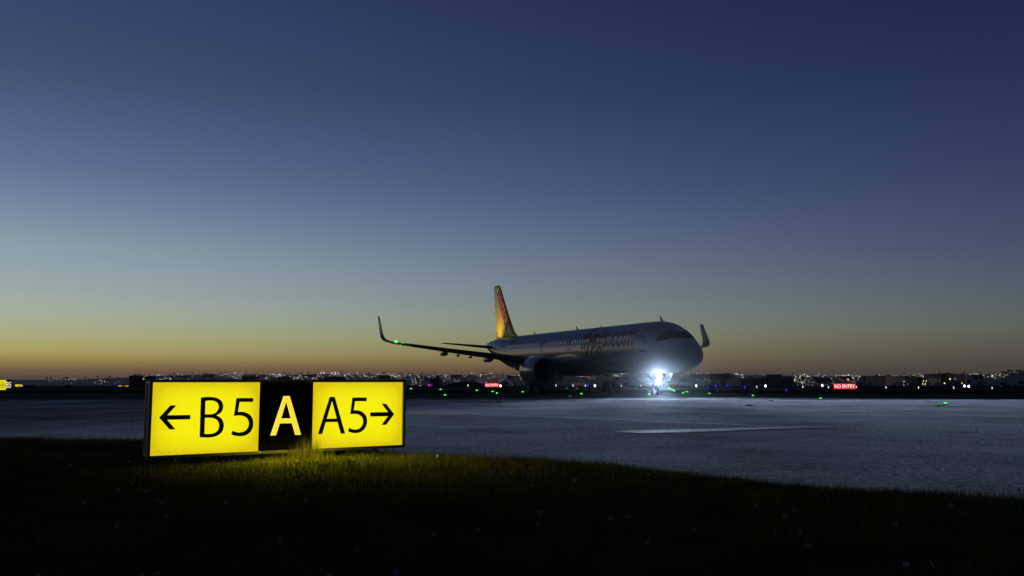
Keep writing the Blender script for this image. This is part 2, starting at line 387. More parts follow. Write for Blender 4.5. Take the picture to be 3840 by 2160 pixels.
# ------------------------------------------------------------------ signs
def poly_mesh(name,loops,mt,parent,thick=.003,xf=None,loc=None):
    """flat letter shapes with holes, built by filling closed outlines"""
    cu=bpy.data.curves.new(name,'CURVE'); cu.dimensions='2D'; cu.fill_mode='BOTH'; cu.extrude=thick/2
    for lp in loops:
        s=cu.splines.new('POLY'); s.points.add(len(lp)-1); s.use_cyclic_u=True
        for q,(x,y) in zip(s.points,lp): q.co=(x,y,0,1)
    ob=bpy.data.objects.new(name+'_outline',cu); COL.objects.link(ob)
    dg=bpy.context.evaluated_depsgraph_get(); me=bpy.data.meshes.new_from_object(ob.evaluated_get(dg)); 
    bpy.data.objects.remove(ob); bpy.data.curves.remove(cu); me.name=name
    me.transform(Matrix.Rotation(PI/2,4,'X'))      # curve x,y -> local x,z
    me.materials.clear(); me.materials.append(mt)
    o=bpy.data.objects.new(name,me); COL.objects.link(o); o.parent=parent
    if loc is not None: o.location=loc
    return o
def text_mesh(name,body,size=1.,offset=0.,shear=0.):
    cu=bpy.data.curves.new(name,'FONT'); cu.body=body; cu.size=size; cu.offset=offset; cu.shear=shear; cu.resolution_u=6
    ob=bpy.data.objects.new(name,cu); COL.objects.link(ob); dg=bpy.context.evaluated_depsgraph_get(); dg.update()
    me=bpy.data.meshes.new_from_object(ob.evaluated_get(dg)); bpy.data.objects.remove(ob); bpy.data.curves.remove(cu)
    return me
def fit_text(name,body,w_,h_,mt,parent,loc,offset=.0,thick=.004):
    """lettering scaled into a w_ x h_ box, standing in local x-z, centred on loc"""
    me=text_mesh(name,body,1.,offset); co=np.array([v.co[:] for v in me.vertices]); lo=co.min(0); hi=co.max(0); ctr=(lo+hi)/2
    for v in me.vertices:
        x=(v.co.x-ctr[0])/(hi[0]-lo[0])*w_; y=(v.co.y-ctr[1])/(hi[1]-lo[1])*h_; v.co=(x,0,y)
    me.materials.clear(); me.materials.append(mt); me.name=name
    o=bpy.data.objects.new(name,me); COL.objects.link(o); o.parent=parent; o.location=loc; return o

def bez(p0,p1,p2,p3,n=14):
    return [tuple((1-t)**3*np.array(p0)+3*(1-t)**2*t*np.array(p1)+3*(1-t)*t*t*np.array(p2)+t**3*np.array(p3)) for t in np.linspace(0,1,n)]
ang=math.atan2(SU.y,SU.x)
sg=thing('direction_sign','large lit yellow and black sign reading B5 A A5 in the foreground grass','airport sign',SL+SU*SLEN/2-Vector((0,0,.227))+Vector((0,0,.1)),ang)
HX=SLEN/2; ZB=.127; FR=.032; DEP=.27
cab=MB()
cab.box((0,DEP/2+.012,ZB+SH/2),(SLEN+2*FR-.03,DEP-.02,SH+2*FR-.03),0)
co=cab.build('cabinet',M['signside'],sg)
fr=MB()
for sx in (-1,1): fr.box((sx*(HX+FR/2),-.004,ZB+SH/2),(FR,.05,SH+2*FR))
for sz in (-1,1): fr.box((0,-.004,ZB+SH/2+sz*(SH/2+FR/2)),(SLEN-.004,.05,FR))
fr.build('face_frame',M['signbox'],sg)
rb=MB()
for k in range(3): rb.box((-HX-FR+.009,.06+.075*k,ZB+SH/2),(.016,.022,SH-.02*k))
rb.build('side_rib',M['signside'],sg)
xa=sign_xy(972,1560)[0]-HX; xb=sign_xy(1173,1560)[0]-HX
def panel(x0,x1,m): 
    b=MB(); wd=x1-x0; b.box((0,.008,0),(wd-.003,.012,SH),0); o=b.build('panel',m,sg,((x0+x1)/2,0,ZB+SH/2)); return o
pl=panel(-HX,xa,emit_panel('lit_yellow_left',(.66,.50,.004),(.86,.79,.004),1.08,((xa+HX)/2,SH/2)))
pb=panel(xa,xb,M['signblack']); pr=panel(xb,HX,emit_panel('lit_yellow_right',(.66,.50,.004),(.86,.79,.004),1.08,((HX-xb)/2,SH/2)))
pl['label']='yellow panel with left arrow and B5'; pb['label']='black panel with yellow letter A'; pr['label']='yellow panel with A5 and right arrow'
def cvt(z,ox,oy,sc,par):
    out=[]
    for x,y in z:
        u,vv=sign_xy(ox+x/sc,oy+y/sc); out.append((u-HX-par.location.x,vv-SH/2))
    return out
sA=2020/460.; sB=2503/570.
def gA(z): return cvt(z,520,1400,sA,pl)
def gB(z,par): return cvt(z,960,1400,sB,par)
FZ=(0,-.0005,0)
poly_mesh('arrow',[gA([(337,730),(524,527),(620,527),(470,690),(851,685),(850,757),(470,765),(605,922),(510,925)])],M['ink'],pl,.004,loc=FZ)
Bo=[(1003,1053),(1024,402)]+bez((1024,402),(1090,384),(1180,385),(1250,395))+bez((1250,395),(1345,415),(1392,470),(1392,545))+bez((1392,545),(1390,620),(1350,665),(1278,692))+bez((1278,692),(1360,720),(1402,780),(1402,860))+bez((1402,860),(1398,985),(1300,1058),(1130,1058))
Bi1=[(1093,675),(1100,455)]+bez((1100,455),(1210,435),(1316,450),(1318,548))+bez((1318,548),(1316,630),(1250,676),(1170,675))
Bi2=[(1083,997),(1090,733)]+bez((1090,733),(1230,722),(1326,745),(1325,865))+bez((1325,865),(1320,985),(1210,1008),(1083,997))
def dd(z):
    o=[z[0]]
    for p in z[1:]:
        if abs(p[0]-o[-1][0])+abs(p[1]-o[-1][1])>.5: o.append(p)
    return o
poly_mesh('letter',[gA(dd(Bo)),gA(dd(Bi1)),gA(dd(Bi2))],M['ink'],pl,.004,loc=FZ)
F5=[(1611,407),(1887,406),(1886,470),(1661,471),(1636,636)]+bez((1636,636),(1780,615),(1888,690),(1888,820))+bez((1888,820),(1888,960),(1790,1036),(1668,1036))+bez((1668,1036),(1610,1036),(1560,1022),(1524,1004))+[(1546,943)]+bez((1546,943),(1590,968),(1630,975),(1665,974))+bez((1665,974),(1760,968),(1815,905),(1815,825))+bez((1815,825),(1812,730),(1740,670),(1568,702))
poly_mesh('numeral',[gA(dd(F5))],M['ink'],pl,.004,loc=FZ)
M['litA']=emit('lit_letter_yellow',(.90,.76,.02),1.05)
M['litAe']=emit('lit_letter_edge',(1.,.72,.34),1.1)
A1=[(238,1022),(455,377),(553,376),(738,1008),(648,1012),(592,818),(390,822),(326,1020)]; A1i=[(412,745),(575,743),(498,462)]
def grow(z,k):
    c=np.array(z,float); n=len(c); area=.5*sum(c[i][0]*c[(i+1)%n][1]-c[(i+1)%n][0]*c[i][1] for i in range(n)); sg_=1 if area>0 else -1; out=[]
    for i in range(n):
        a=c[i]-c[i-1]; b_=c[(i+1)%n]-c[i]; na=np.array([a[1],-a[0]])/np.hypot(*a)*sg_; nb=np.array([b_[1],-b_[0]])/np.hypot(*b_)*sg_
        m_=(na+nb); m_/=max(np.dot(m_,na),.5); out.append(tuple(c[i]+m_*k))
    return out
poly_mesh('letter_rim',[gB(grow(A1,2),pb),gB(grow(A1i,-2),pb)],M['litAe'],pb,.003,loc=(0,0,0))
poly_mesh('letter',[gB(grow(A1,-5),pb),gB(grow(A1i,5),pb)],M['litA'],pb,.004,loc=(0,-.002,0))
A2=[(1019,1001),(1215,387),(1296,387),(1466,991),(1396,993),(1342,800),(1148,804),(1088,1000)]; A2i=[(1164,748),(1330,745),(1252,455)]
poly_mesh('letter',[gB(A2,pr),gB(A2i,pr)],M['ink'],pr,.004,loc=FZ)
G5=[(1588,399),(1824,398),(1823,459),(1631,460),(1609,610)]+bez((1609,610),(1730,592),(1829,665),(1829,782))+bez((1829,782),(1826,910),(1740,985),(1636,985))+bez((1636,985),(1590,985),(1548,970),(1517,953))+[(1534,897)]+bez((1534,897),(1570,918),(1605,926),(1640,926))+bez((1640,926),(1715,922),(1765,865),(1765,785))+bez((1765,785),(1762,700),(1690,650),(1552,673))
poly_mesh('numeral',[gB(dd(G5),pr)],M['ink'],pr,.004,loc=FZ)
poly_mesh('arrow',[gB([(2274,672),(2140,848),(2066,849),(2174,707),(1880,711),(1881,643),(2174,637),(2068,500),(2140,500)],pr)],M['ink'],pr,.004,loc=FZ)
for k in (-1,0,1):
    lg=MB(); lg.box((k*(HX-.35),DEP/2,.03),(.07,.07,.12)); lg.box((k*(HX-.35),DEP/2,-.02),(.16,.16,.02)); lg.build('leg',M['signside'],sg)

gl=bpy.data.lights.new('sign_fill_lamp','SPOT'); gl.energy=245; gl.color=(1,.88,.06); gl.shadow_soft_size=.10; gl.spot_size=R(150); gl.spot_blend=.7  # added unseen lamp in mid-air, carries the sign's glow onto the grass
go=bpy.data.objects.new('sign_fill_lamp',gl); COL.objects.link(go); go.parent=sg; go.location=(.05,-.72,.90); go.rotation_euler=Vector((0,-.40,-1)).to_track_quat('-Z','Y').to_euler()
def small_sign(name,label,cat,px,py0,py1,wpx,Y,rz,panels,group=None,base_z=0.,border=.04):
    """panels: list of (fraction of width, face material, text, text material, text width share)"""
    c=at_depth(px,py1,Y); top=at_depth(px,py0,Y).z; H=top-c.z; W=wpx/F*Y/max(.15,math.cos(rz))
    o=thing(name,label,cat,(c.x,Y,base_z),rz,group)
    zb=c.z-base_z; m=MB(); m.box((0,.10,zb+H/2),(W+2*border,.18,H+2*border)); m.build('cabinet',M['bldgd'],o)
    x=-W/2
    for fr_,fm,txt,tm,tw in panels:
        ww=fr_*W; b=MB(); b.box((0,0,0),(ww-.004,.02,H)); p=b.build('panel',fm,o,(x+ww/2,0,zb+H/2))
        if txt and '\u2192' in txt and ' ' in txt:
            ws_=txt.split(' ')
            for q_,word in enumerate(ws_):
                ar=word=='\u2192'; fit_text('arrow' if ar else 'lettering',word,ww*(.26 if ar else .42),H*(.34 if ar else .6),tm,p,(ww*(-.24 if q_==0 else .22),-.014,0),.004)
        elif txt: fit_text('lettering',txt,ww*tw,H*(.66 if len(txt)>2 else .6),tm,p,(0,-.014,0),.004)
        x+=ww
    for sx in (-.35,.35):
        l=MB(); l.box((sx*W,.1,(zb-border)/2),(.1,.1,max(.02,zb-border))); l.build('leg',M['signside'],o)
    return o
NE=lambda tw=.92:[(1.,M['noentry'],'NO ENTRY',M['noentry_w'],tw)]
small_sign('no_entry_sign','red lit NO ENTRY sign right of the airliner nose','airport sign',3168,1438,1459,82,112,0,NE(),'red NO ENTRY signs')
small_sign('no_entry_sign','smaller red lit NO ENTRY sign left of the airliner engine','airport sign',1845,1436.5,1451.5,52,140,0,NE(),'red NO ENTRY signs')
far=small_sign('direction_sign','yellow and black B5 sign cut off by the left picture edge','airport sign',19,1425,1462,32,88,R(35),
   [(.55,M['farsign'],'\u2190B\u2192',M['ink'],.85),(.45,M['signblack'],'B5',M['farsign_w'],.9)],base_z=.0)
small_sign('direction_sign','small yellow sign with arrow and B6, far off on the left','airport sign',72,1441.5,1450.5,30,190,0,
   [(.7,M['farsign_n'],'\u2192 B6',M['ink'],.85),(.3,M['signblack'],'B',M['farsign_w'],.7)])
small_sign('direction_sign','tiny far yellow sign, left one of the pair beyond the taxiway','airport sign',451,1446,1452,16,215,0,[(1.,M['farsign_n'],'A6 \u2192',M['ink'],.6)],'pair of tiny far yellow signs',border=.02)
small_sign('direction_sign','tiny far yellow sign, right one of the pair beyond the taxiway','airport sign',476,1446,1452,16,215,0,[(1.,M['farsign_n'],'A7 \u2192',M['ink'],.6)],'pair of tiny far yellow signs',border=.02)

# ------------------------------------------------------------------ airfield lights
def dome_light(kind,lens,r=.15,h=.075):
    b=MB(); b.lathe([(0,r),(h*.45,r*.86),(h*.85,r*.5),(h,0)],(0,0,0),(0,0,1),16,0)
    o=b.build(kind,M['fitting'])
    if lens:
        q=MB(); q.lathe([(h*.75,r*.52),(h*1.15,r*.42),(h*1.5,r*.2),(h*1.6,0)],(0,0,0),(0,0,1),12,0); q.build('lens',lens,o)
    return o
def stake_light(kind,lens,h=.33,r=.075):
    b=MB(); b.lathe([(0,.11),(.02,.11),(.03,.03),(h-.10,.028),(h-.09,.06),(h-.05,.065)],(0,0,0),(0,0,1),12,0); o=b.build(kind,M['fitting'])
    q=MB(); q.lathe([(h-.05,r*.9),(h,r),(h+.07,r*.8),(h+.11,0)],(0,0,0),(0,0,1),12,0); q.build('lens',lens,o); return o
def side(px):
    return ('left of the airliner' if px<1900 else 'under the airliner' if px<2440 else 'ahead of the airliner nose' if px<2700 else 'right of the airliner nose')
def lights(name,kind,lens,cat,text,group,pts,z,**kw):
    proto=kind(name,lens,**kw)
    for i,(px,py) in enumerate(pts):
        o=proto if i==0 else copy_tree(proto)
        q=on_ground(px,py,z); o.location=(q.x,q.y,0); sc=max(.8,q.y/62.); o.scale=(sc,sc,sc)
        o.rotation_euler=(0,0,random.random()*3)
        tag(o,text+' '+side(px),cat,group)
        if lens is M['grn'] and q.y<80:
            l=bpy.data.lights.new('green_beam','SPOT'); l.energy=14*sc*sc; l.color=(.02,1,.05); l.shadow_soft_size=.03; l.spot_size=R(30); l.spot_blend=.3
            lo_=bpy.data.objects.new('green_beam',l); COL.objects.link(lo_); lo_.location=(q.x,q.y,.20*sc); lo_.rotation_euler=Vector((-q.x/q.y,-1,.22)).to_track_quat('-Z','Y').to_euler()
GRN=[(1541,1460),(1652,1463),(1669,1482),(1788,1466),(1847,1470),(1863,1476),(1960,1471),(2180,1478),(2434,1480),(2511,1460),(2516.5,1462),(2522,1464.5),(2528,1467),(2561,1475),(2576,1471),(2660,1477),(2823,1484),(3077,1494)]
lights('taxiway_light',dome_light,M['grn'],'taxiway light','bright green taxiway centreline light','green taxiway centreline lights',GRN,.06)
lights('taxiway_light',dome_light,M['grnd'],'taxiway light','dim green taxiway centreline light','dim green taxiway centreline lights',
       [(2138,1486),(2476,1486),(2126,1458),(2163,1458),(2382,1458),(2447,1459),(2891,1499.5),(3520,1517.5)],.06,r=.2)
lights('taxiway_light',dome_light,M['grn'],'taxiway light','lone bright green pavement light','green pavement light on the right',[(3545,1512)],.06,r=.2)
lights('inset_light',dome_light,None,'pavement light','unlit dark dome light set in the pavement','unlit pavement lights',[(2810,1519),(1869,1507.5),(1583,1494.5),(412,1497),(10,1500)],.03,r=.27,h=.085)
lights('edge_light',stake_light,M['blu'],'edge light','blue taxiway edge light','blue taxiway edge lights',[(1618,1453),(2203,1454),(2654,1460),(2684,1455.5),(2727,1455.5),(2793,1459),(2949,1467)],.3,r=.045)
lights('obstruction_light',stake_light,M['rdl'],'edge light','small red light beside a blue edge light','red airfield light',[(1609,1454)],.3,r=.06)
lights('runway_light',stake_light,M['wht'],'runway light','bright white runway edge light','bright white runway edge lights',[(1877,1455.5),(2231,1455.5),(2611,1455.5),(2871,1456),(3084,1454.5),(3617,1456),(3633,1457)],.3,r=.058)
lights('runway_light',stake_light,M['whtd'],'runway light','faint white runway light','faint white runway lights',[(1755,1457.5),(2085,1457.5),(2149,1458),(2195,1458.5),(2330,1458.5),(2403,1458.5),(3107,1463),(3212,1462.5),(3323,1463.5),(3445,1464),(3577,1464.5),(3721,1465.5),(2838,1462),(3011,1462)],.2,r=.042)

# ------------------------------------------------------------------ hills and city
SKY=[(-1400,1424),(0,1425),(180,1424),(300,1423),(400,1419),(460,1417),(520,1414),(560,1409),(620,1408),(700,1406),(800,1404),(900,1403),(1000,1405),(1100,1406),(1200,1402),(1400,1405),(1540,1408),(1700,1405),(1900,1406),(2100,1404),(2300,1406),(2400,1403),(2620,1406),(2750,1406),(2900,1408),(3100,1410),(3300,1412),(3400,1408),(3600,1405),(3700,1404),(3765,1403),(3800,1398),(3850,1394),(4100,1388),(5400,1392)]
skx=np.array([p[0] for p in SKY],float); sky_y=np.array([p[1] for p in SKY],float)
D0,D1=600.,2350.
def hill_z(X,Y):
    px=1920+F*X/np.maximum(Y,1); top=np.interp(px,skx,sky_y)
    H=CH+(HZ-top)/F*D1
    k=np.clip((Y-D0)/(D1-D0),0,1); k=k**1.25
    return H*k*(1+.05*np.sin(X*.013+Y*.007)*(1-k))+land(Y)*(1-k)-.05*(k>0)
hm=MB(); P=[]
for Y in np.concatenate([np.linspace(D0,D1,26),[2700,3400,4600]]):
    row=[]
    for px in np.linspace(-1400,5400,170):
        X=(px-1920)/F*Y; z=float(hill_z(X,min(Y,D1)/1.0)) if Y<=D1 else float(hill_z((px-1920)/F*D1,D1))*(1-(Y-D1)/3500)
        row.append((X,Y,z))
    P.append(row)
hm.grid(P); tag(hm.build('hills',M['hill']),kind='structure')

def lampmesh(m):
    b=MB(); b.tube([(0,0,0),(0,0,6.4)],[.12,.08],6,0); b.lathe([(0,0),(.2,.62),(.62,.88),(1.05,.62),(1.25,0)],(0,0,6.2),(0,0,1),8,1); return b.mesh('street_lamp',[M['pole'],m])
LM={k:lampmesh(M['lamp_'+k]) for k in 'wcar'}
BAND=[(0,300,7,.5),(300,560,14,.5),(560,1000,62,.62),(1000,1420,118,.62),(1420,1545,30,.6),(1545,1980,88,.62),(2000,2230,34,.55),(2230,2420,20,.5),(2530,2780,48,.5),(2780,2975,16,.85),(2975,3300,128,.5),(3300,3380,6,.8),(3380,3520,34,.5),(3520,3625,10,.85),(3625,3770,26,.7)]
WHERE=['on the low ridge at the far left','on the ridge left of the big sign','above the left half of the big sign','above the right half of the big sign','just right of the big sign','between the sign and the airliner engine','behind the airliner belly','behind the airliner main wheels','just ahead of the airliner nose','above the long dark shed','around the right NO ENTRY sign','by the pale block','between the two right blocks','on the tall dark block skyline','near the wooded hill at the right']
count=0; rest=MB(); TOT=290
lampsites=[]
for (x0,x1,nn,pw),wh in zip(BAND,WHERE):
    cl=[(rng.uniform(x0,x1),rng.uniform(.15,1)) for _ in range(max(2,nn//7))]
    for k in range(int(nn*2.6)):
        if rng.random()<.62:
            cx,cy=cl[rng.integers(len(cl))]; px=cx+rng.normal()*14; fr_=np.clip(cy+rng.normal()*.10,0.02,1)
        else: px=rng.uniform(x0,x1); fr_=rng.random()**pw
        px=min(max(px,x0),x1); Y=D0+60+(D1-D0-80)*fr_; lampsites.append((px,Y,wh))
order=rng.permutation(len(lampsites)); NM={'w':'warm white','c':'white','a':'amber','r':'red'}
for j,i in enumerate(order):
    px,Y,wh=lampsites[i]; X=(px-1920)/F*Y; z=float(hill_z(X,Y)); u=rng.random(); k='c' if u<.45 else 'w' if u<.86 else 'a' if u<.97 else 'r'
    s=(Y/1900.)*(.26+.42*rng.random()**3)
    if j<TOT:
        o=bpy.data.objects.new('street_lamp',LM[k]); COL.objects.link(o); o.location=(X,Y,z); o.scale=(s,s,s*.9)
        tag(o,f'{NM[k]} lamp glowing in the city {wh}','city light',f'city lights {wh}')
    else:
        me=LM[k]; 
        if k=='a': me=LM['w']
        b0=len(rest.v); rest.v+=[(X+v.co.x*s,Y+v.co.y*s,z+v.co.z*s*.9) for v in me.vertices]
        for p in me.polygons: rest.f.append(tuple(b0+q for q in p.vertices)); rest.m.append(p.material_index*(2 if k in 'wa' else 1)); rest.s.append(True)
if rest.v:
    tag(rest.build('city_lights',[M['pole'],M['lamp_c'],M['lamp_w']],fix=False),'scattered white pinpoint lights of the city across the dark hills','city lights',kind='stuff')

# buildings
def building(label,px0,px1,ytop,Y,depth,wall,roof='flat',lit=0,group=None,cat='building',name='building',ground=None,cols=8,rows=3,annex=False):
    c=at_depth((px0+px1)/2,ytop,Y); W=(px1-px0)/F*Y; z0=float(hill_z(c.x,Y))-.6 if ground is None else ground
    H=c.z-z0
    o=thing(name,label,cat,(c.x,Y,z0),0,group)
    b=MB()
    if roof=='arch':
        n=18; P0=[];P1=[]
        for k in range(n+1):
            a=PI*k/n; x=-W/2*math.cos(a); z=.45*H+.55*H*math.sin(a)**.8; P0.append((x,0,z)); P1.append((x,depth,z))
        b.grid([[(-W/2,0,0)]+P0+[(W/2,0,0)],[(-W/2,depth,0)]+P1+[(W/2,depth,0)]],smooth=False)
        b.add([(-W/2,0,0)]+P0+[(W/2,0,0)],[tuple(range(n+3))]); b.add([(-W/2,depth,0)]+P1+[(W/2,depth,0)],[tuple(range(n+3))])
        b.build('shell',wall,o)
    else:
        b.box((0,depth/2,H/2-.2),(W,depth,H-.4))
        for k in range(max(2,int(W/6))): b.box((-W/2+W*(k+.5)/max(2,int(W/6)),-.08,H/2-.4),(.35,.2,H-1.0))
        b.build('wall',wall,o)
        r=MB()
        if roof=='pitch':
            hh=min(3.,W*.18); r.add([(-W/2-.4,-.4,H-.4),(W/2+.4,-.4,H-.4),(W/2+.4,depth+.4,H-.4),(-W/2-.4,depth+.4,H-.4),(-W/2-.4,depth/2,H+hh),(W/2+.4,depth/2,H+hh)],[(0,1,5,4),(2,3,4,5),(0,4,3),(1,2,5),(0,3,2,1)])
        else:
            r.box((0,depth/2,H-.1),(W+.6,depth+.6,.35)); r.box((W*.2,depth*.5,H+.5),(W*.12+1,3,1.0))
        r.build('roof',M['roof'],o)
    if H>6 and roof!='arch':
        done=0
        for i in range(rows):
            for j in range(cols):
                if done>=24: break
                x=-W/2+W*(j+.5)/cols+.0; z=H*(.2+.7*(i+.3)/rows); on=random.random()<lit
                if not on and random.random()<.55: continue
                q=MB(); q.box((0,0,0),(min(1.6,W/cols*.45),.06,min(1.4,H/rows*.4))); q.build('window',M['litwin'] if on else M['pane'],o,(x+.9,-.06,z)); done+=1
    d=MB(); d.box((0,0,1.6),(3.2,.08,3.2)); d.build('door',M['roof'],o,(-W*.3,-.06,0))
    return o
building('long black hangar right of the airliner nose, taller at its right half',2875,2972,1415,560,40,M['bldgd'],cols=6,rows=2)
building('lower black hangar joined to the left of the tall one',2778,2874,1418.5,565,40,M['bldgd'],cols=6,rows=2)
building('dim square shed left of the black hangars',2702,2766,1422,620,30,M['bldg'])
building('flat dark office block under the city lights, right of the airliner nose',2676,2748,1401,1500,30,M['bldg'],lit=.0)
building('wide low grey block on the skyline before the airliner nose',2600,2668,1402,1500,30,M['bldg'])
b=building('warmly lit pale warehouse just ahead of the airliner nose',2503,2546,1428,800,25,M['bldgl'])
b=building('pale panelled block with a dark left end, right of the right NO ENTRY sign',3322,3374,1409.5,760,30,M['bldgl'])
building('dark end block beside the pale panelled block',3297,3321.5,1409.5,765,30,M['bldg'])
building('small dark block with a lit corner window near the right edge',3446,3474,1416.5,760,20,M['bldgd'],lit=.3)
building('lattice fronted pale block near the right edge',3484,3530,1417,780,20,M['bldgl'])
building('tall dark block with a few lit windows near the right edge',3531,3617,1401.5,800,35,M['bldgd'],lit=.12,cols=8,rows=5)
building('narrow pale stair tower beside the tall dark block',3618,3626,1404,801,12,M['bldgl'])
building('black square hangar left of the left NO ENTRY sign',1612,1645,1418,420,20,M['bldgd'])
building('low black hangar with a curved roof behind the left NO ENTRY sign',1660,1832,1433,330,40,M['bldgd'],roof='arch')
building('beige block left of the two above the left NO ENTRY sign',1785,1817,1418,900,20,M['bldgl'])
building('beige block right above the left NO ENTRY sign',1836,1864,1420,880,20,M['bldgl'])
building('long pale shed above the curved roof hangar',1732,1786,1428,930,20,M['bldgl'])
building('pale house row seen between the main wheels',2140,2196,1433,700,14,M['bldgl'])
building('white lit slab on the skyline left of the airliner engine',1830,1868,1402,1900,20,M['bldgl'])
building('low dark container store under the airliner engine',2048,2090,1440,300,12,M['bldgd'])
building('low dark equipment cabin right of the long red light streak',2896,2942,1444,190,6,M['bldgd'])
building('black hut directly left of the big sign',501,545,1427,210,10,M['bldgd'])
GEN=[(640,700),(760,800),(905,960),(1040,1085),(1130,1170),(1215,1290),(1330,1385),(1420,1460),(1560,1600),(1690,1730),(1905,1950),(2060,2110),(2300,2360),(2560,2590),(2990,3030),(3060,3120),(3150,3200),(3240,3290),(3390,3440),(3650,3690)]
for i,(a,b_) in enumerate(GEN):
    Y=1150+900*random.random(); X=((a+b_)/2-1920)/F*Y; zt=float(hill_z(X,Y))+3+3.5*random.random()
    yt=HZ-(zt-CH)/Y*F
    wh=next(wz for (x0,x1,_,_),wz in zip(BAND+[(1980,2000,0,0),(2420,2530,0,0)],WHERE+['behind the airliner','behind the airliner']) if x0<=(a+b_)/2<=x1)
    building('low dim city building '+wh,a,b_,yt,Y,16,M['bldg'] if i%3 else M['bldgl'],roof='pitch' if i%2 else 'flat',lit=.12,group='low city buildings',cols=6,rows=2)

# trees: leaf clumps through the crown
def tree_meshes(h,wd,seed,n):
    r=random.Random(seed); cr=MB()
    lobes=[(Vector((r.uniform(-.32,.32)*wd,r.uniform(-.32,.32)*wd,h*r.uniform(.45,.85))),wd*r.uniform(.18,.34)) for _ in range(7)]
    for k in range(n):
        c,rad=r.choice(lobes); d=Vector((r.gauss(0,1),r.gauss(0,1),r.gauss(0,.8))).normalized()*rad*r.random()**.35
        p=c+d; s=h*r.uniform(.025,.06); a=Vector((r.gauss(0,1),r.gauss(0,1),r.gauss(0,1))).normalized(); b=a.orthogonal().normalized()*s; a2=a.cross(b).normalized()*s*.7
        cr.add([p-b-a2*.4,p+a2,p+b,p-a2],[(0,1,2,3)])
    tr=MB(); tr.tube([(0,0,-.3),(.02*h,0,h*.25),(0,.02*h,h*.62)],[h*.03,h*.022,h*.008],7)
    for c,rad in lobes[:5]: tr.tube([(0,0,h*.3),tuple(Vector((0,0,h*.35))*.5+c*.5),tuple(c)],[h*.014,h*.009,h*.004],5)
    return cr.mesh('crown',M['leaf']),tr.mesh('trunk',M['bark'])
TK=[tree_meshes(8,7,1,420),tree_meshes(9,5,2,380),tree_meshes(7,8,3,420),tree_meshes(11,4.5,4,380)]
def tree(px,Y,sc,k,label,group,ground=None,name='tree'):
    X=(px-1920)/F*Y; z=float(hill_z(X,Y)) if ground is None else ground
    o=thing(name,label,'tree' if name=='tree' else 'bush',(X,Y,z),random.random()*6,group); o.scale=(sc,sc,sc)
    for nm,me in zip(('crown','trunk'),TK[k]):
        q=bpy.data.objects.new(nm,me); COL.objects.link(q); q.parent=o
REG=[(180,560,26,'on the ridge left of the big sign'),(560,1000,22,'above the left half of the big sign'),(1000,1540,22,'above the right half of the big sign'),(1540,1980,16,'on the skyline left of the airliner engine'),(2000,2420,10,'on the skyline under the airliner'),(2620,3300,16,'on the skyline right of the airliner nose'),(3380,3740,10,'on the skyline near the right edge')]
for x0,x1,nn,wh in REG:
    for k in range(nn):
        tree(rng.uniform(x0,x1),rng.uniform(2150,2340),rng.uniform(.5,1.05),int(rng.integers(4)),'small dark tree '+wh,'trees '+wh)
for k in range(16): tree(3755+k*7+rng.uniform(-3,3),rng.uniform(1750,2300),rng.uniform(.9,1.5),int(rng.integers(4)),'dark tree on the wooded hill at the right picture edge','trees on the wooded hill')
for k in range(26): tree(3540+k*12+rng.uniform(-4,4),rng.uniform(230,330),rng.uniform(.16,.30),int(rng.integers(3)),'dark bush in the thicket below the wooded hill','bushes below the wooded hill',None,'bush')
for px,Y,sc in ((1888,240,.26),(1900,245,.22),(1878,250,.2),(3225,260,.24),(3238,265,.2),(3215,270,.2),(265,280,.22),(2330,240,.18),(2345,245,.2),(2310,242,.16),(3345,250,.16),(3508,250,.2)):
    tree(px,Y,sc,int(rng.integers(3)),'lone dark bush beyond the runway '+side(px),'bushes beyond the runway',None,'bush')
hd=MB(); r_=random.Random(5)
for k in range(14000):
    px=r_.uniform(-900,4800); Y=r_.uniform(195,300); p=Vector(((px-1920)/F*Y,Y,float(land(Y))+r_.random()**1.6*(.22+(.75 if px>2950 else .1)*(1+.5*math.sin(px*.013)+.4*math.sin(px*.041+1))))); s=r_.uniform(.12,.3)
    a=Vector((r_.gauss(0,1),r_.gauss(0,1),r_.gauss(0,1))).normalized(); b_=a.orthogonal().normalized()*s; a2=a.cross(b_).normalized()*s*.7
    hd.add([p-b_,p+a2,p+b_,p-a2],[(0,1,2,3)])
tag(hd.build('undergrowth',M['leaf'],fix=False),'low dark belt of scrub between the airfield and the city','scrub',kind='stuff')
for px,yt,Y in ((177,1412,1900),(2995,1409,1300),(3360,1418,700),(3438,1419,700),(3515,1420,690)):
    c=at_depth(px,yt,Y); b=MB(); z0=float(hill_z(c.x,Y)); b.tube([(0,0,0),(0,0,c.z-z0)],[.35,.2],6); b.box((0,0,c.z-z0),(1.6,.3,.5))
    tag(b.build('floodlight_mast',M['pole'],loc=(c.x,Y,z0)),'thin dark mast '+('on the left ridge' if px<300 else 'left of the right NO ENTRY sign' if px<3100 else 'in front of the pale panelled block' if px<3400 else 'right of the pale panelled block' if px<3480 else 'before the lattice fronted block'),'mast','thin masts')
def point(px,py,Y,power,color,r=.3):
    l=bpy.data.lights.new('yard_lamp','POINT'); l.energy=power; l.color=color; l.shadow_soft_size=r
    o=bpy.data.objects.new('yard_lamp',l); COL.objects.link(o); o.location=at_depth(px,py,Y); return o
point(2528,1432,785,2600,(1,.75,.5)); point(3352,1425,740,1500,(1,.85,.7)); point(3508,1428,765,1000,(1,.88,.75)); point(1802,1432,880,1500,(1,.8,.6)); point(1850,1432,862,1500,(1,.75,.55)); point(2168,1440,690,700,(1,.78,.55)); point(1849,1408,1870,6000,(1,.97,.92)); point(3622,1420,790,700,(1,.95,.9))

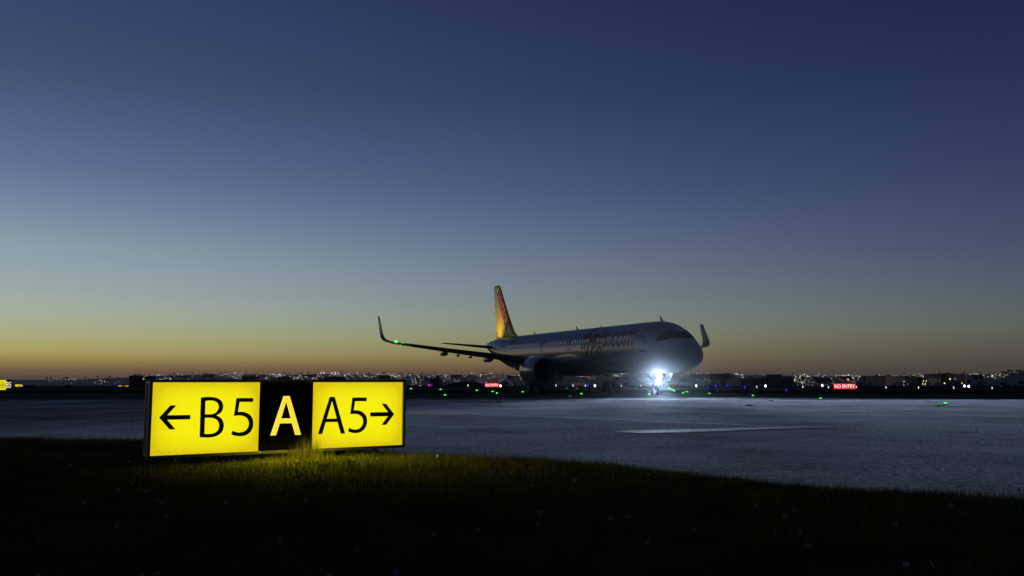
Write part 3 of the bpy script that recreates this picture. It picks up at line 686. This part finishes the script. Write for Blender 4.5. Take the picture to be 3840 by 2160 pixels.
# ------------------------------------------------------------------ airliner
# local frame: x forward, y to port, z up; origin on the ground between the main wheels. s = metres aft of the nose tip
S0=21.98
air=thing('airliner','white twin engine airliner with yellow tail fin and blazing nose lights, taxiing to the right','airplane')
PSI=R(-68.22); fw=Vector((math.cos(PSI),math.sin(PSI),0))
air.location=Vector((13.74,62.75,0))-fw*S0; air.rotation_euler=(R(.14),R(.465),PSI)
def A(s,y,z): return (S0-s,-y,z)          # y counted to starboard here

def pchip(x,y):
    x=np.array(x,float); y=np.array(y,float); h=np.diff(x); d=np.diff(y)/h; m=np.zeros_like(y)
    for i in range(1,len(x)-1):
        if d[i-1]*d[i]>0:
            w1=2*h[i]+h[i-1]; w2=h[i]+2*h[i-1]; m[i]=(w1+w2)/(w1/d[i-1]+w2/d[i])
    m[0]=d[0]; m[-1]=d[-1]
    def f(q):
        q=np.clip(q,x[0],x[-1]); i=int(np.clip(np.searchsorted(x,q)-1,0,len(x)-2)); t=(q-x[i])/h[i]
        return float((2*t**3-3*t*t+1)*y[i]+(t**3-2*t*t+t)*h[i]*m[i]+(-2*t**3+3*t*t)*y[i+1]+(t**3-t*t)*h[i]*m[i+1])
    return f
FS=[(-.0,3.10,3.08,.015,3.09),(.06,3.38,2.80,.30,3.09),(.2,3.60,2.63,.52,3.10),(.5,3.88,2.43,.82,3.13),(1.0,4.18,2.23,1.13,3.18),(1.6,4.52,2.09,1.38,3.25),(2.2,4.88,1.99,1.56,3.33),(2.8,5.20,1.92,1.69,3.42),(3.5,5.49,1.87,1.80,3.53),(4.5,5.74,1.83,1.90,3.67),(5.5,5.85,1.82,1.955,3.76),(6.5,5.88,1.82,1.975,3.82),(12,5.88,1.82,1.975,3.82),(20,5.88,1.82,1.975,3.82),(31.5,5.88,1.84,1.975,3.82),(34,5.88,2.05,1.965,3.90),(36,5.88,2.45,1.90,4.05),(38,5.86,2.95,1.73,4.28),(40,5.80,3.50,1.42,4.58),(42,5.68,4.05,1.05,4.86),(43.5,5.52,4.50,.70,5.02),(44.2,5.42,4.78,.44,5.1),(44.45,5.3,4.95,.2,5.12)]
FS=[((.95+p[0]*5.55/6.5) if p[0]<6.5 else p[0],)+p[1:] for p in FS]
fs=[p[0] for p in FS]; fT=pchip(fs,[p[1] for p in FS]); fB=pchip(fs,[p[2] for p in FS]); fW=pchip(fs,[p[3] for p in FS]); fC=pchip(fs,[p[4] for p in FS])
def halfw(s,z):
    c=fC(s); r=(fT(s)-c) if z>c else (c-fB(s)); q=1-((z-c)/max(r,1e-4))**2
    return fW(s)*math.sqrt(q) if q>0 else 0.
def skin(s,z,off=0.,sd=1):
    c=fC(s); r=(fT(s)-c) if z>c else (c-fB(s)); W=fW(s); y=halfw(s,z)
    n=Vector((y/W**2 if W>0 else 0,(z-c)/r**2)); n.normalize()
    return A(s,sd*(y+off*n.x),z+off*n.y)
stations=sorted(set([.95+k*k*.0192 for k in range(0,18)]+list(np.linspace(6.5,31.5,26))+list(np.linspace(31.5,44.0,40))+[44.2,44.35,44.45]))
b=MB(); P=[]
for s in stations:
    c=fC(s); row=[]
    for j in range(56):
        a=2*PI*j/56; up=math.sin(a); r=(fT(s)-c) if up>=0 else (c-fB(s)); row.append(A(s,fW(s)*math.cos(a),c+r*up))
    P.append(row)
b.grid(P,0,True,True); b.add(P[-1],[tuple(range(56))],0)
fus=b.build('fuselage',M['white'],air)
# wing to body fairing
b=MB(); P=[]
for s,k in ((14.6,.0),(15.2,.45),(16.2,.8),(18,1.),(22,1.),(24.5,.9),(26,.55),(27,.0)):
    row=[]
    for j in range(25):
        a=PI+PI*j/24; row.append(A(s,(1.6+.62*k)*math.cos(a),2.95-.05*k+(1.05+.28*k)*math.sin(a)*(.985 if k==0 else 1)+.0))
    P.append(row)
b.grid(P); b.build('belly_fairing',M['white'],air)
# fairing shoulder over the wing root (starboard and port)
for sd in (1,-1):
    b=MB(); P=[]
    for i,s in enumerate(np.linspace(14.7,26.5,24)):
        t=i/23; k=math.sin(PI*min(1,t*1.25+.0)**.6) if t<.8 else math.sin(PI*1.0)*0
        k=max(0,math.sin(PI*t**.62)); row=[]
        for j in range(9):
            u=j/8; z=2.55+(.95*k+.05)*u; y=halfw(s,z)+.02+(.16*k)*(1-u)**.8; row.append(A(s,sd*y,z))
        P.append(row)
    b.grid(P); b.build('wing_root_fairing',M['white'],air)

# cockpit glazing: a band wrapped round the nose (swept about a vertical axis inside it)
def nose_r(a,z,s0=3.75):
    lo,hi=.05,3.4
    for _ in range(40):
        m=(lo+hi)/2; s=s0-m*math.cos(a); y=m*math.sin(a)
        ins= s>.95 and abs(y)<halfw(max(s,.951),z)
        lo,hi=(m,hi) if ins else (lo,m)
    return lo
b=MB(); P=[]; AM=R(94)
for i in range(81):
    a=-AM+2*AM*i/80; q=abs(a)/AM
    zl=4.40-.20*np.interp(q,[0,.5,.7,.85,1],[0,.1,.6,.95,1.0]); zu=np.interp(q,[0,.3,.6,.78,.9,.96,.99,1],[4.90,4.98,5.08,5.10,5.02,4.84,4.58,4.36])
    row=[]
    for j in range(11):
        z=zl+(zu-zl)*j/10; rr=nose_r(a,z)+.012; row.append(A(3.75-rr*math.cos(a),rr*math.sin(a),z+.004))
    P.append(row)
b.grid(P); b.build('windshield',M['glass'],air)

def ring_patch(s0,s1,z0,z1,off,sd,exp=4.,n=28):
    """rounded rectangular patch lying on the skin"""
    cs,cz=(s0+s1)/2,(z0+z1)/2; hs_,hz=(s1-s0)/2,(z1-z0)/2; b=MB(); P=[]
    for k in range(5):
        r=k/4; row=[]
        for j in range(n):
            a=2*PI*j/n; e=2/exp; x=math.copysign(abs(math.cos(a))**e,math.cos(a)); y=math.copysign(abs(math.sin(a))**e,math.sin(a))
            row.append(skin(cs+hs_*x*max(r,.001),cz+hz*y*max(r,.001),off,sd))
        P.append(row)
    b.grid(P,0,True,True); return b
WIN=list(np.linspace(6.85,12.75,13))+list(np.linspace(14.65,17.7,7))+list(np.linspace(19.3,23.55,9))+list(np.linspace(25.45,34.05,17))
for s in WIN:
    o=ring_patch(s-.125,s+.125,4.44,4.80,.006,1,3.,20).build('cabin_window',M['pane'],air)
    b=MB(); b.grid([[skin(s+.07+.036*k/2.,4.47+.30*j/6,.011,1) for j in range(7)] for k in range(3)]); b.build('lit_reveal',M['cabin'],o)
def door(s0,s1,z0,z1,sd):
    o=ring_patch(s0-.03,s1+.03,z0-.03,z1+.03,.004,sd,7.,48).build('cabin_door',M['seam'],air)
    ring_patch(s0,s1,z0,z1,.009,sd,7.,48).build('door_panel',M['white'],o)
    ring_patch((s0+s1)/2-.09,(s0+s1)/2+.09,4.55,4.80,.014,sd,2.5,18).build('door_window',M['pane'],o)
    hb=MB(); hb.grid([[skin(s0+.1+(s1-s0-.2)*k/4,z0+.02+.06*j,.014+.03*j,sd) for j in range(2)] for k in range(5)]); hb.build('door_sill',M['seam'],o)
    hh=MB(); hh.grid([[skin(s0+.15+.25*k/2,4.18+.05*j,.016,sd) for j in range(2)] for k in range(3)]); hh.build('door_handle',M['seam'],o)
for sd in (1,-1):
    door(4.95,5.80,3.48,5.28,sd); door(35.6,36.3,3.7,5.3,sd)
    door(18.2,18.75,3.9,5.0,sd); door(24.25,24.85,3.9,5.05,sd)
# cargo and service hatches
for s0,s1,z0,z1 in ((8.3,10.1,2.35,3.45),(7.2,7.5,3.35,3.5),(3.0,3.25,3.0,3.25),(28.4,30.0,2.4,3.45)):
    o=ring_patch(s0-.02,s1+.02,z0-.02,z1+.02,.004,1,8.,40).build('service_hatch',M['seam'],air); ring_patch(s0,s1,z0,z1,.008,1,8.,40).build('hatch_panel',M['white'],o)
# web address on the forward fuselage
def skin_text(name,body,s_left,s_right,zbase,xh,m,offset,shear,xh_ref=None):
    me=text_mesh(name,body,1.,offset,shear); bm=bmesh.new(); bm.from_mesh(me); bpy.data.meshes.remove(me)
    xs_=[v.co.x for v in bm.verts]; x0,x1=min(xs_),max(xs_); k=(s_left-s_right)/(x1-x0)
    ref=text_mesh('ref','x'); rh=max(v.co.y for v in ref.vertices); bpy.data.meshes.remove(ref); kz=xh/rh
    for v in bm.verts: v.co=(s_left-(v.co.x-x0)*k,0,zbase+v.co.y*kz)
    zs=[v.co.z for v in bm.verts]; z=min(zs)
    while z<max(zs):
        z+=.06; bmesh.ops.bisect_plane(bm,geom=bm.verts[:]+bm.edges[:]+bm.faces[:],plane_co=(0,0,z),plane_no=(0,0,1))
    for v in bm.verts: v.co=skin(v.co.x,min(v.co.z,5.83),.008,1)
    me=bpy.data.meshes.new(name); bm.to_mesh(me); bm.free(); me.materials.append(m)
    o=bpy.data.objects.new(name,me); COL.objects.link(o); o.parent=fus; return o
skin_text('lettering','flypgs.com',15.95,6.75,3.97,1.16,M['red'],.022,.10)
skin_text('registration_lettering','TC-RDP',34.1,32.9,4.95,.22,M['seam'],.01,0)
fb=MB(); fb.grid([[skin(32.75-.55*k/4,4.95+.32*j/3,.01,1) for j in range(4)] for k in range(5)]); fb.build('flag_marking',M['red'],fus)
# antennas and beacons
for s,hh in ((5.6,.42),(20.5,.34),(30.6,.30)):
    b=MB(); z=fT(s); b.add([A(s-.22,-.02,z-.03),A(s-.22,.02,z-.03),A(s+.22,.02,z-.03),A(s+.22,-.02,z-.03),A(s+.24,-.01,z+hh),A(s+.24,.01,z+hh),A(s+.36,.01,z+hh),A(s+.36,-.01,z+hh)],[(0,1,5,4),(1,2,6,5),(2,3,7,6),(3,0,4,7),(4,5,6,7)]); b.build('antenna',M['wing'],air)
b=MB(); b.tube([A(33.4,.3,2.0),A(33.7,.3,1.72)],.05,8); b.build('drain_mast',M['seam'],air)
for s,z,sg2 in ((15.8,fT(15.8),1),(18.6,1.58,-1)):
    b=MB(); b.lathe([(-.02,.11),(.05,.10),(.11,.06),(.13,0)],A(s,0,z),(0,0,sg2),12); b.build('beacon_light',emit('beacon_red',(1,.03,.02),.35),air)

# lofted aerofoils
def foil(n=11):
    up=[];lo=[]
    for k in range(n):
        x=.5-.5*math.cos(PI*k/(n-1)); yt=5*(.2969*math.sqrt(x)-.126*x-.3516*x*x+.2843*x**3-.1036*x**4); up.append((x,yt)); lo.append((x,-yt))
    return up+lo[::-1][1:-1]
FO=foil()
def loft(secs,caps=True):
    """secs: (s,y,z of leading edge, chord, thickness ratio, cant angle of the section normal, droop)"""
    P=[]
    for s,y,z,c,t,cant,droop in secs:
        ny,nz=-math.sin(cant),math.cos(cant)
        P.append([A(s+x*c,y+yt*t*c*ny,z+yt*t*c*nz-droop*x*c) for x,yt in FO])
    b=MB(); b.grid(P,0,True,True)
    if caps: b.add(P[0],[tuple(range(len(FO)))]); b.add(P[-1],[tuple(range(len(FO)))])
    return b
def wing_z(y): return 2.62+max(0,y-1.9)*.118+.0012*max(0,y-1.9)**2
for sd in (1,-1):
    secs=[]
    for y,sl,c in ((1.2,15.6,7.7),(2.0,16.35,6.95),(4.0,17.45,5.2),(6.4,18.75,3.95),(9,20.1,3.25),(12,21.65,2.55),(14.5,22.95,1.98),(16.6,24.04,1.56)):
        secs.append((sl,sd*y,wing_z(y),c,.150-.0030*y,sd*R(6),.05))
    wg=loft(secs).build('wing',M['wing'],air)
    # blended winglet
    y0=16.6; z0=wing_z(y0); ws=[]
    for dy,dz,ds,c,cant in ((0,0,0,1.58,8),(.32,.05,.16,1.52,16),(.62,.20,.36,1.44,42),(.80,.46,.58,1.34,72),(.86,.85,.86,1.20,84),(.90,1.65,1.42,.92,88),(.94,2.45,2.0,.58,89)):
        ws.append((24.04+ds,sd*(y0+dy),z0+dz,c,.09,sd*R(cant),0.0))
    loft(ws).build('winglet',M['wing'],wg)
    # flap track fairings
    for y,ln,rr in ((8.1,2.6,.25),(9.6,1.0,.11),(10.7,1.0,.11),(12.0,2.3,.23),(3.9,2.4,.26)):
        te=np.interp(y,[2,4,6.4,9,12,14.5,16.1],[23.3,22.65,22.7,23.35,24.2,24.93,25.4]); zz=wing_z(y)-.28
        b=MB(); pr=[(0,.02),(.2,.55),(.5,.95),(.9,1.),(1.5,.9),(2.1,.55),(2.5,.2),(2.6,.02)]
        b.lathe([(k*ln/2.6,r*rr) for k,r in pr],A(te-ln*.62,sd*y,zz),(-1,0,-.05),14); b.build('flap_track_fairing',M['wing'],wg)
    nl=MB(); nl.lathe([(-.12,.02),(-.08,.10),(.06,.11),(.16,.05),(.18,0)],A(24.05,sd*16.45,z0+.03),(1,0,0),12)
    nl.build('navigation_light',emit('nav_green' if sd>0 else 'nav_red',(.02,1,.08) if sd>0 else (1,.02,.02),5. if sd>0 else .06),wg)
# tailplane
for sd in (1,-1):
    loft([(38.6,sd*.7,4.72,3.6,.10,sd*R(6),0),(39.3,sd*1.6,4.80,3.2,.10,sd*R(6),0),(42.0,sd*6.1,5.23,1.45,.09,sd*R(6),0),(42.35,sd*6.28,5.25,1.0,.05,sd*R(6),0)]).build('tailplane',M['wing'],air)
# fin
FIN=[(5.55,34.0,7.9,.02),(5.9,35.3,6.55,.06),(6.3,36.2,5.65,.085),(6.9,36.85,5.05,.095),(8.4,38.1,4.05,.095),(10.0,39.35,3.08,.095),(11.4,40.40,2.28,.095),(11.8,40.72,1.98,.085),(11.97,41.0,1.62,.05)]
P=[]
b=MB()
for z,sl,c,t in FIN: P.append([A(sl+x*c,yt*t*c,z) for x,yt in FO])
b.grid(P,0,True,True); b.add(P[-1],[tuple(range(len(FO)))],0)
for i,f in enumerate(b.f):
    zc=sum(b.v[k][2] for k in f)/len(f); b.m[i]=1 if zc<5.95 else 0
fin=b.build('tail_fin',[M['yellow'],M['white']],air)
fz=[p[0] for p in FIN]
def fin_skin(s,z,off):
    sl=np.interp(z,fz,[p[1] for p in FIN]); c=np.interp(z,fz,[p[2] for p in FIN]); t=np.interp(z,fz,[p[3] for p in FIN]); x=min(max((s-sl)/c,0),1)
    return A(s,5*t*c*(.2969*math.sqrt(x)-.126*x-.3516*x*x+.2843*x**3-.1036*x**4)+off,z)
me=text_mesh('t','PEGASUS',1.,.038); bm=bmesh.new(); bm.from_mesh(me); bpy.data.meshes.remove(me)
xs_=[v.co.x for v in bm.verts]; x0,x1=min(xs_),max(xs_); yh_=max(v.co.y for v in bm.verts)
st=np.array([41.55,10.95]); en=np.array([38.15,6.55]); D=en-st; LN=np.hypot(*D); D/=LN; NV=np.array([D[1],-D[0]])  # towards the leading edge
if NV[0]>0: NV=-NV
for v in bm.verts:
    q=st+D*(v.co.x-x0)/(x1-x0)*LN+NV*(v.co.y/yh_*1.2-.05); v.co=(q[0],0,q[1])
for k in range(60):
    bmesh.ops.bisect_plane(bm,geom=bm.verts[:]+bm.edges[:]+bm.faces[:],plane_co=(36+.12*k,0,0),plane_no=(1,0,.2))
for v in bm.verts: v.co=fin_skin(v.co.x,v.co.z,.012)
me=bpy.data.meshes.new('lettering'); bm.to_mesh(me); bm.free(); me.materials.append(M['redfin'])
o=bpy.data.objects.new('lettering',me); COL.objects.link(o); o.parent=fin

# engines
for sd in (1,-1):
    ey_=5.75; es=15.05; ez=2.02; AX=(-1,0,.02); O=A(es,sd*ey_,ez)
    b=MB(); b.lathe([(.10,1.03),(.45,1.0),(.95,.985),(1.0,.985)],O,AX,48); b.lathe([(.12,1.135),(.3,1.19),(.7,1.24),(1.3,1.265),(2.0,1.245),(2.7,1.16),(3.3,1.02),(3.32,.97)],O,AX,48)
    en_=b.build('engine',M['cowl'],air)
    b=MB(); b.lathe([(.13,1.03),(.05,1.045),(.0,1.075),(.03,1.105),(.12,1.137)],O,AX,48); b.build('inlet_lip',M['lipmetal'],en_)
    b=MB(); b.lathe([(1.02,.99),(1.06,.02)],O,AX,48); b.build('fan_backplate',M['dark'],en_)
    b=MB()
    axv=Vector(AX).normalized(); u=axv.orthogonal().normalized(); w_=axv.cross(u)
    for k in range(18):
        row=[]
        for q in range(6):
            r=.24+.73*q/5; tw=.10+.22*q/5; a0=2*PI*k/18+.12*q/5
            p=[]
            for e in (-.5,.5): 
                aa=a0+e*(.30-.02*q); p.append(Vector(O)+axv*(.92-e*tw)+(u*math.cos(aa)+w_*math.sin(aa))*r)
            row.append(p)
        b.grid(row)
    b.build('fan',M['fanm'],en_,fix=False)
    b=MB(); b.lathe([(.48,0),(.55,.07),(.75,.17),(.95,.25)],O,AX,24); b.build('spinner',M['fanm'],en_)
    b=MB(); b.lathe([(2.9,.80),(3.4,.74),(4.0,.60),(4.35,.48)],O,AX,32); b.lathe([(4.0,.36),(4.5,.24),(5.0,.03)],O,AX,24); b.build('exhaust_nozzle',M['metal'],en_)
    b=MB(); P=[]
    for s,zt,zb,hw in ((16.0,3.22,3.1,.05),(16.8,3.38,3.0,.20),(18.0,3.30,2.95,.24),(19.6,3.05,2.75,.20),(21.0,2.9,2.75,.05)):
        P.append([A(s,sd*ey_-hw,zb),A(s,sd*ey_+hw,zb),A(s,sd*ey_+hw*.8,zt),A(s,sd*ey_-hw*.8,zt)])
    b.grid(P,0,False,True); b.build('pylon',M['white'],en_)
    b=MB(); b.grid([[Vector(O)+axv*(.55+.9*i/5)+(Vector((0,-sd*math.cos(R(42)),math.sin(R(42)))))*(1.25+.26*math.sin(PI*i/5))+Vector((0,0,.0))+Vector((0,.015*j,0)) for j in (-1,1)] for i in range(6)]); b.build('nacelle_strake',M['cowl'],en_)

def wheel(b,c,r,w_):
    b.lathe([(-w_/2,r*.62),(-w_*.5,r*.8),(-w_*.42,r*.93),(-w_*.2,r),(w_*.2,r),(w_*.42,r*.93),(w_*.5,r*.8),(w_/2,r*.62)],c,(0,1,0),32,0)
    b.lathe([(-w_*.36,0),(-w_*.36,r*.2),(-w_*.2,r*.28),(-w_*.22,r*.5),(-w_*.46,r*.60),(-w_*.5,r*.625)],c,(0,1,0),24,1); b.lathe([(w_*.36,0),(w_*.36,r*.2),(w_*.2,r*.28),(w_*.22,r*.5),(w_*.46,r*.60),(w_*.5,r*.625)],c,(0,1,0),24,1)
for sd in (1,-1):
    y=3.8; b=MB(); b.tube([A(S0,sd*y,.58),A(S0,sd*y,1.5)],.10,14); b.tube([A(S0-.05,sd*y,1.35),A(S0-.1,sd*y,2.75)],.16,14); b.tube([A(S0,sd*y-.62,.585),A(S0,sd*y+.62,.585)],.085,12)
    b.tube([A(S0-.1,sd*y,1.6),A(S0-.1,sd*(y-1.5),2.5)],.07,10); b.tube([A(S0-.2,sd*y,.75),A(S0-.32,sd*y,1.15),A(S0-.16,sd*y,1.5)],.045,8)
    gr=b.build('main_gear',M['gear'],air)
    for k in (-1,1):
        b=MB(); wheel(b,A(S0,sd*y+k*.465,.583),.583,.42); b.build('wheel',[M['tyre'],M['rim']],gr)
    b=MB(); b.box(A(S0-.05,sd*(y+.32),1.95),(1.05,.04,1.45)); b.build('gear_door',M['white'],gr)
sn=7.0
b=MB(); b.tube([A(sn,0,.38),A(sn+.05,0,1.0)],.06,12); b.tube([A(sn+.04,0,.9),A(sn+.18,0,2.1)],.10,12); b.tube([A(sn,-.3,.38),A(sn,.3,.38)],.05,10); b.tube([A(sn+.15,0,1.25),A(sn+1.3,0,1.95)],.05,8)
ng=b.build('nose_gear',M['fitting'],air)
for k in (-1,1):
    b=MB(); wheel(b,A(sn,k*.25,.385),.385,.22); b.build('wheel',[M['tyre'],M['rim']],ng)
for k in (-1,1):
    b=MB(); b.box(A(sn+1.0,k*.48,1.66),(1.5,.03,.40)); b.build('gear_door',M['wing'],ng)
b=MB(); b.add([A(4.5,.34,1.80),A(4.5,.40,1.80),A(6.0,.46,1.79),A(6.0,.40,1.79),A(4.45,.36,1.83),A(4.45,.38,1.83),A(6.0,.46,1.84),A(6.0,.40,1.84)],[(0,1,2,3),(4,7,6,5),(0,4,5,1),(2,6,7,3),(1,5,6,2),(0,3,7,4)]); b.build('gear_door',M['wing'],ng)
# nose lamps: each a lens between added flat baffles that keep its light off the ground close to the aircraft and off the belly
inv=None
bpy.context.view_layer.update()
MW=air.matrix_world.copy(); MI=MW.inverted()
def lamp(s,y,z,power,reach):
    pw=MW@Vector(A(s,y,z)); dr=Vector((.10,-1,0)).normalized()
    # added baffles: in world axes, lower one set so that the cut-off falls on the pavement 'reach' metres from the camera
    e=.13; drop=e*pw.z/(pw.y-reach); rise=e*.06; b=MB()
    c0=pw+Vector((0,-e/2,0))
    lo=MB()
    vs=[]
    for (yy,dz) in ((.08,-drop*.9-.012),(-e,-drop)):
        for xx in (-.24,.24): vs.append(MI@(pw+Vector((xx,yy,dz))))
    lo_v=vs+[MI@(MW@v_+Vector((0,0,-.02))) for v_ in vs]
    b.add(lo_v,[(0,1,3,2),(4,6,7,5),(0,2,6,4),(1,5,7,3),(2,3,7,6),(0,4,5,1)])
    vs=[]
    for (yy,dz) in ((.08,rise*.9+.012),(-e,rise)):
        for xx in (-.24,.24): vs.append(MI@(pw+Vector((xx,yy,dz))))
    up_v=vs+[MI@(MW@v_+Vector((0,0,.02))) for v_ in vs]
    b.add(up_v,[(0,2,3,1),(4,5,7,6),(0,4,6,2),(1,3,7,5),(2,6,7,3),(0,1,5,4)])
    b.build('lamp_baffle',M['dark'],ng)
    q=MB(); ctr=MI@(pw+Vector((0,.05,0)))
    q.lathe([(0.,.0),(.012,.135),(-.022,.18)],tuple(MI@(pw+Vector((0,.06,0)))),tuple((MI.to_3x3()@dr)),20); q.build('lamp_lens',M['flood'],ng)
    q=MB(); q.lathe([(-.026,.183),(-.07,.15),(-.12,.07),(-.13,0)],tuple(MI@(pw+Vector((0,.06,0)))),tuple((MI.to_3x3()@dr)),20); q.build('lamp_baffle',M['dark'],ng)
    l=bpy.data.lights.new('nose_lamp','SPOT'); l.energy=power; l.spot_size=R(92); l.spot_blend=.5; l.shadow_soft_size=.006; l.color=(.57,.75,1.)
    o=bpy.data.objects.new('nose_lamp',l); COL.objects.link(o); o.location=pw; o.rotation_euler=Vector((.26,-.96,-.02)).to_track_quat('-Z','Y').to_euler()
lamp(6.2,.0,1.64,58000,52.4)
lamp(6.2,.0,1.29,58000,52.4)
# added side lamps with no visible source, brightening the pavement (their beams miss the camera)
for dx,dy in ((-.67,-.74),(.40,-.92)):
    pw=MW@Vector(A(6.3,-.25 if dx>0 else .25,1.05)); l=bpy.data.lights.new('side_fill_lamp','SPOT'); l.energy=(20000 if dx<0 else 78000); l.spot_size=R(60); l.spot_blend=.25; l.shadow_soft_size=.01; l.color=(.57,.75,1.)
    o=bpy.data.objects.new('side_fill_lamp',l); COL.objects.link(o); o.location=pw+Vector((math.copysign(.5,dx),-.3,.1)); o.rotation_euler=Vector((dx,dy,.02)).to_track_quat('-Z','Y').to_euler()
    # added baffles above and below keep its light off the belly and near pavement
    b=MB(); c=o.location; dd_=.13*(c.z/(c.y-52.4)); P4=[(c.x-.5,c.y+.06,c.z-.03),(c.x+.5,c.y+.06,c.z-.03),(c.x+.5,c.y-.13,c.z-dd_),(c.x-.5,c.y-.13,c.z-dd_)]
    V=[MI@Vector(p) for p in P4]+[MI@(Vector(p)+Vector((0,0,-.015))) for p in P4]
    b.add(V,[(0,1,2,3),(4,7,6,5),(0,4,5,1),(1,5,6,2),(2,6,7,3),(3,7,4,0)])
    V=[MI@(c+Vector((x_,y_,z_))) for z_ in (.024,.04) for x_,y_ in ((-.3,.12),(.3,.12),(.3,-.22),(-.3,-.22))]; b.add(V,[(0,1,2,3),(4,7,6,5),(0,4,5,1),(1,5,6,2),(2,6,7,3),(3,7,4,0)]); b.build('lamp_baffle',M['dark'],ng)
# logo lights in the tailplane roots, shining on the fin
for sd in (1,-1):
    pw=MW@Vector(A(40.6,sd*2.6,5.25)); tg=MW@Vector(A(40.6,0,8.0)); l=bpy.data.lights.new('logo_lamp','SPOT'); l.energy=430; l.spot_size=R(84); l.spot_blend=.9; l.shadow_soft_size=.05; l.color=(1,.93,.75)
    o=bpy.data.objects.new('logo_lamp',l); COL.objects.link(o); o.location=pw; o.rotation_euler=(tg-pw).to_track_quat('-Z','Y').to_euler()
def pt(name,p,power,col,r=.05):
    l=bpy.data.lights.new(name,'POINT'); l.energy=power; l.color=col; l.shadow_soft_size=r; o=bpy.data.objects.new(name,l); COL.objects.link(o); o.location=p
pt('nav_lamp',MW@Vector(A(23.55,16.3,wing_z(16.1)+.1)),10,(.05,1,.12)); pt('nav_lamp',MW@Vector(A(23.55,-16.5,wing_z(16.1)+.1)),.8,(1,.03,.03))

# ------------------------------------------------------------------ haze
hz=MB(); hz.box((0,1450,25),(9000,3700,72)); hz.v=[(x,y,z) for x,y,z in hz.v]
hm_=bpy.data.materials.new('haze'); hm_.use_nodes=True; nt2=hm_.node_tree; nt2.nodes.remove(nt2.nodes['Principled BSDF'])
vol=nt2.nodes.new('ShaderNodeVolumePrincipled'); vol.inputs['Density'].default_value=2.0e-5; vol.inputs['Color'].default_value=(.85,.88,.95,1); vol.inputs['Anisotropy'].default_value=.98
nt2.links.new(vol.outputs[0],nt2.nodes['Material Output'].inputs['Volume'])
tag(hz.build('haze',hm_),'thin evening haze over the airfield and the city','haze',kind='stuff')

# ------------------------------------------------------------------ render settings
vs_=SC.view_settings; vs_.view_transform='Standard'; vs_.look='None'; vs_.exposure=0; vs_.gamma=1
SC.cycles.use_denoising=True; SC.cycles.max_bounces=6; SC.cycles.diffuse_bounces=2; SC.cycles.glossy_bounces=2; SC.cycles.volume_bounces=0; SC.cycles.transparent_max_bounces=4
SC.cycles.sample_clamp_indirect=4
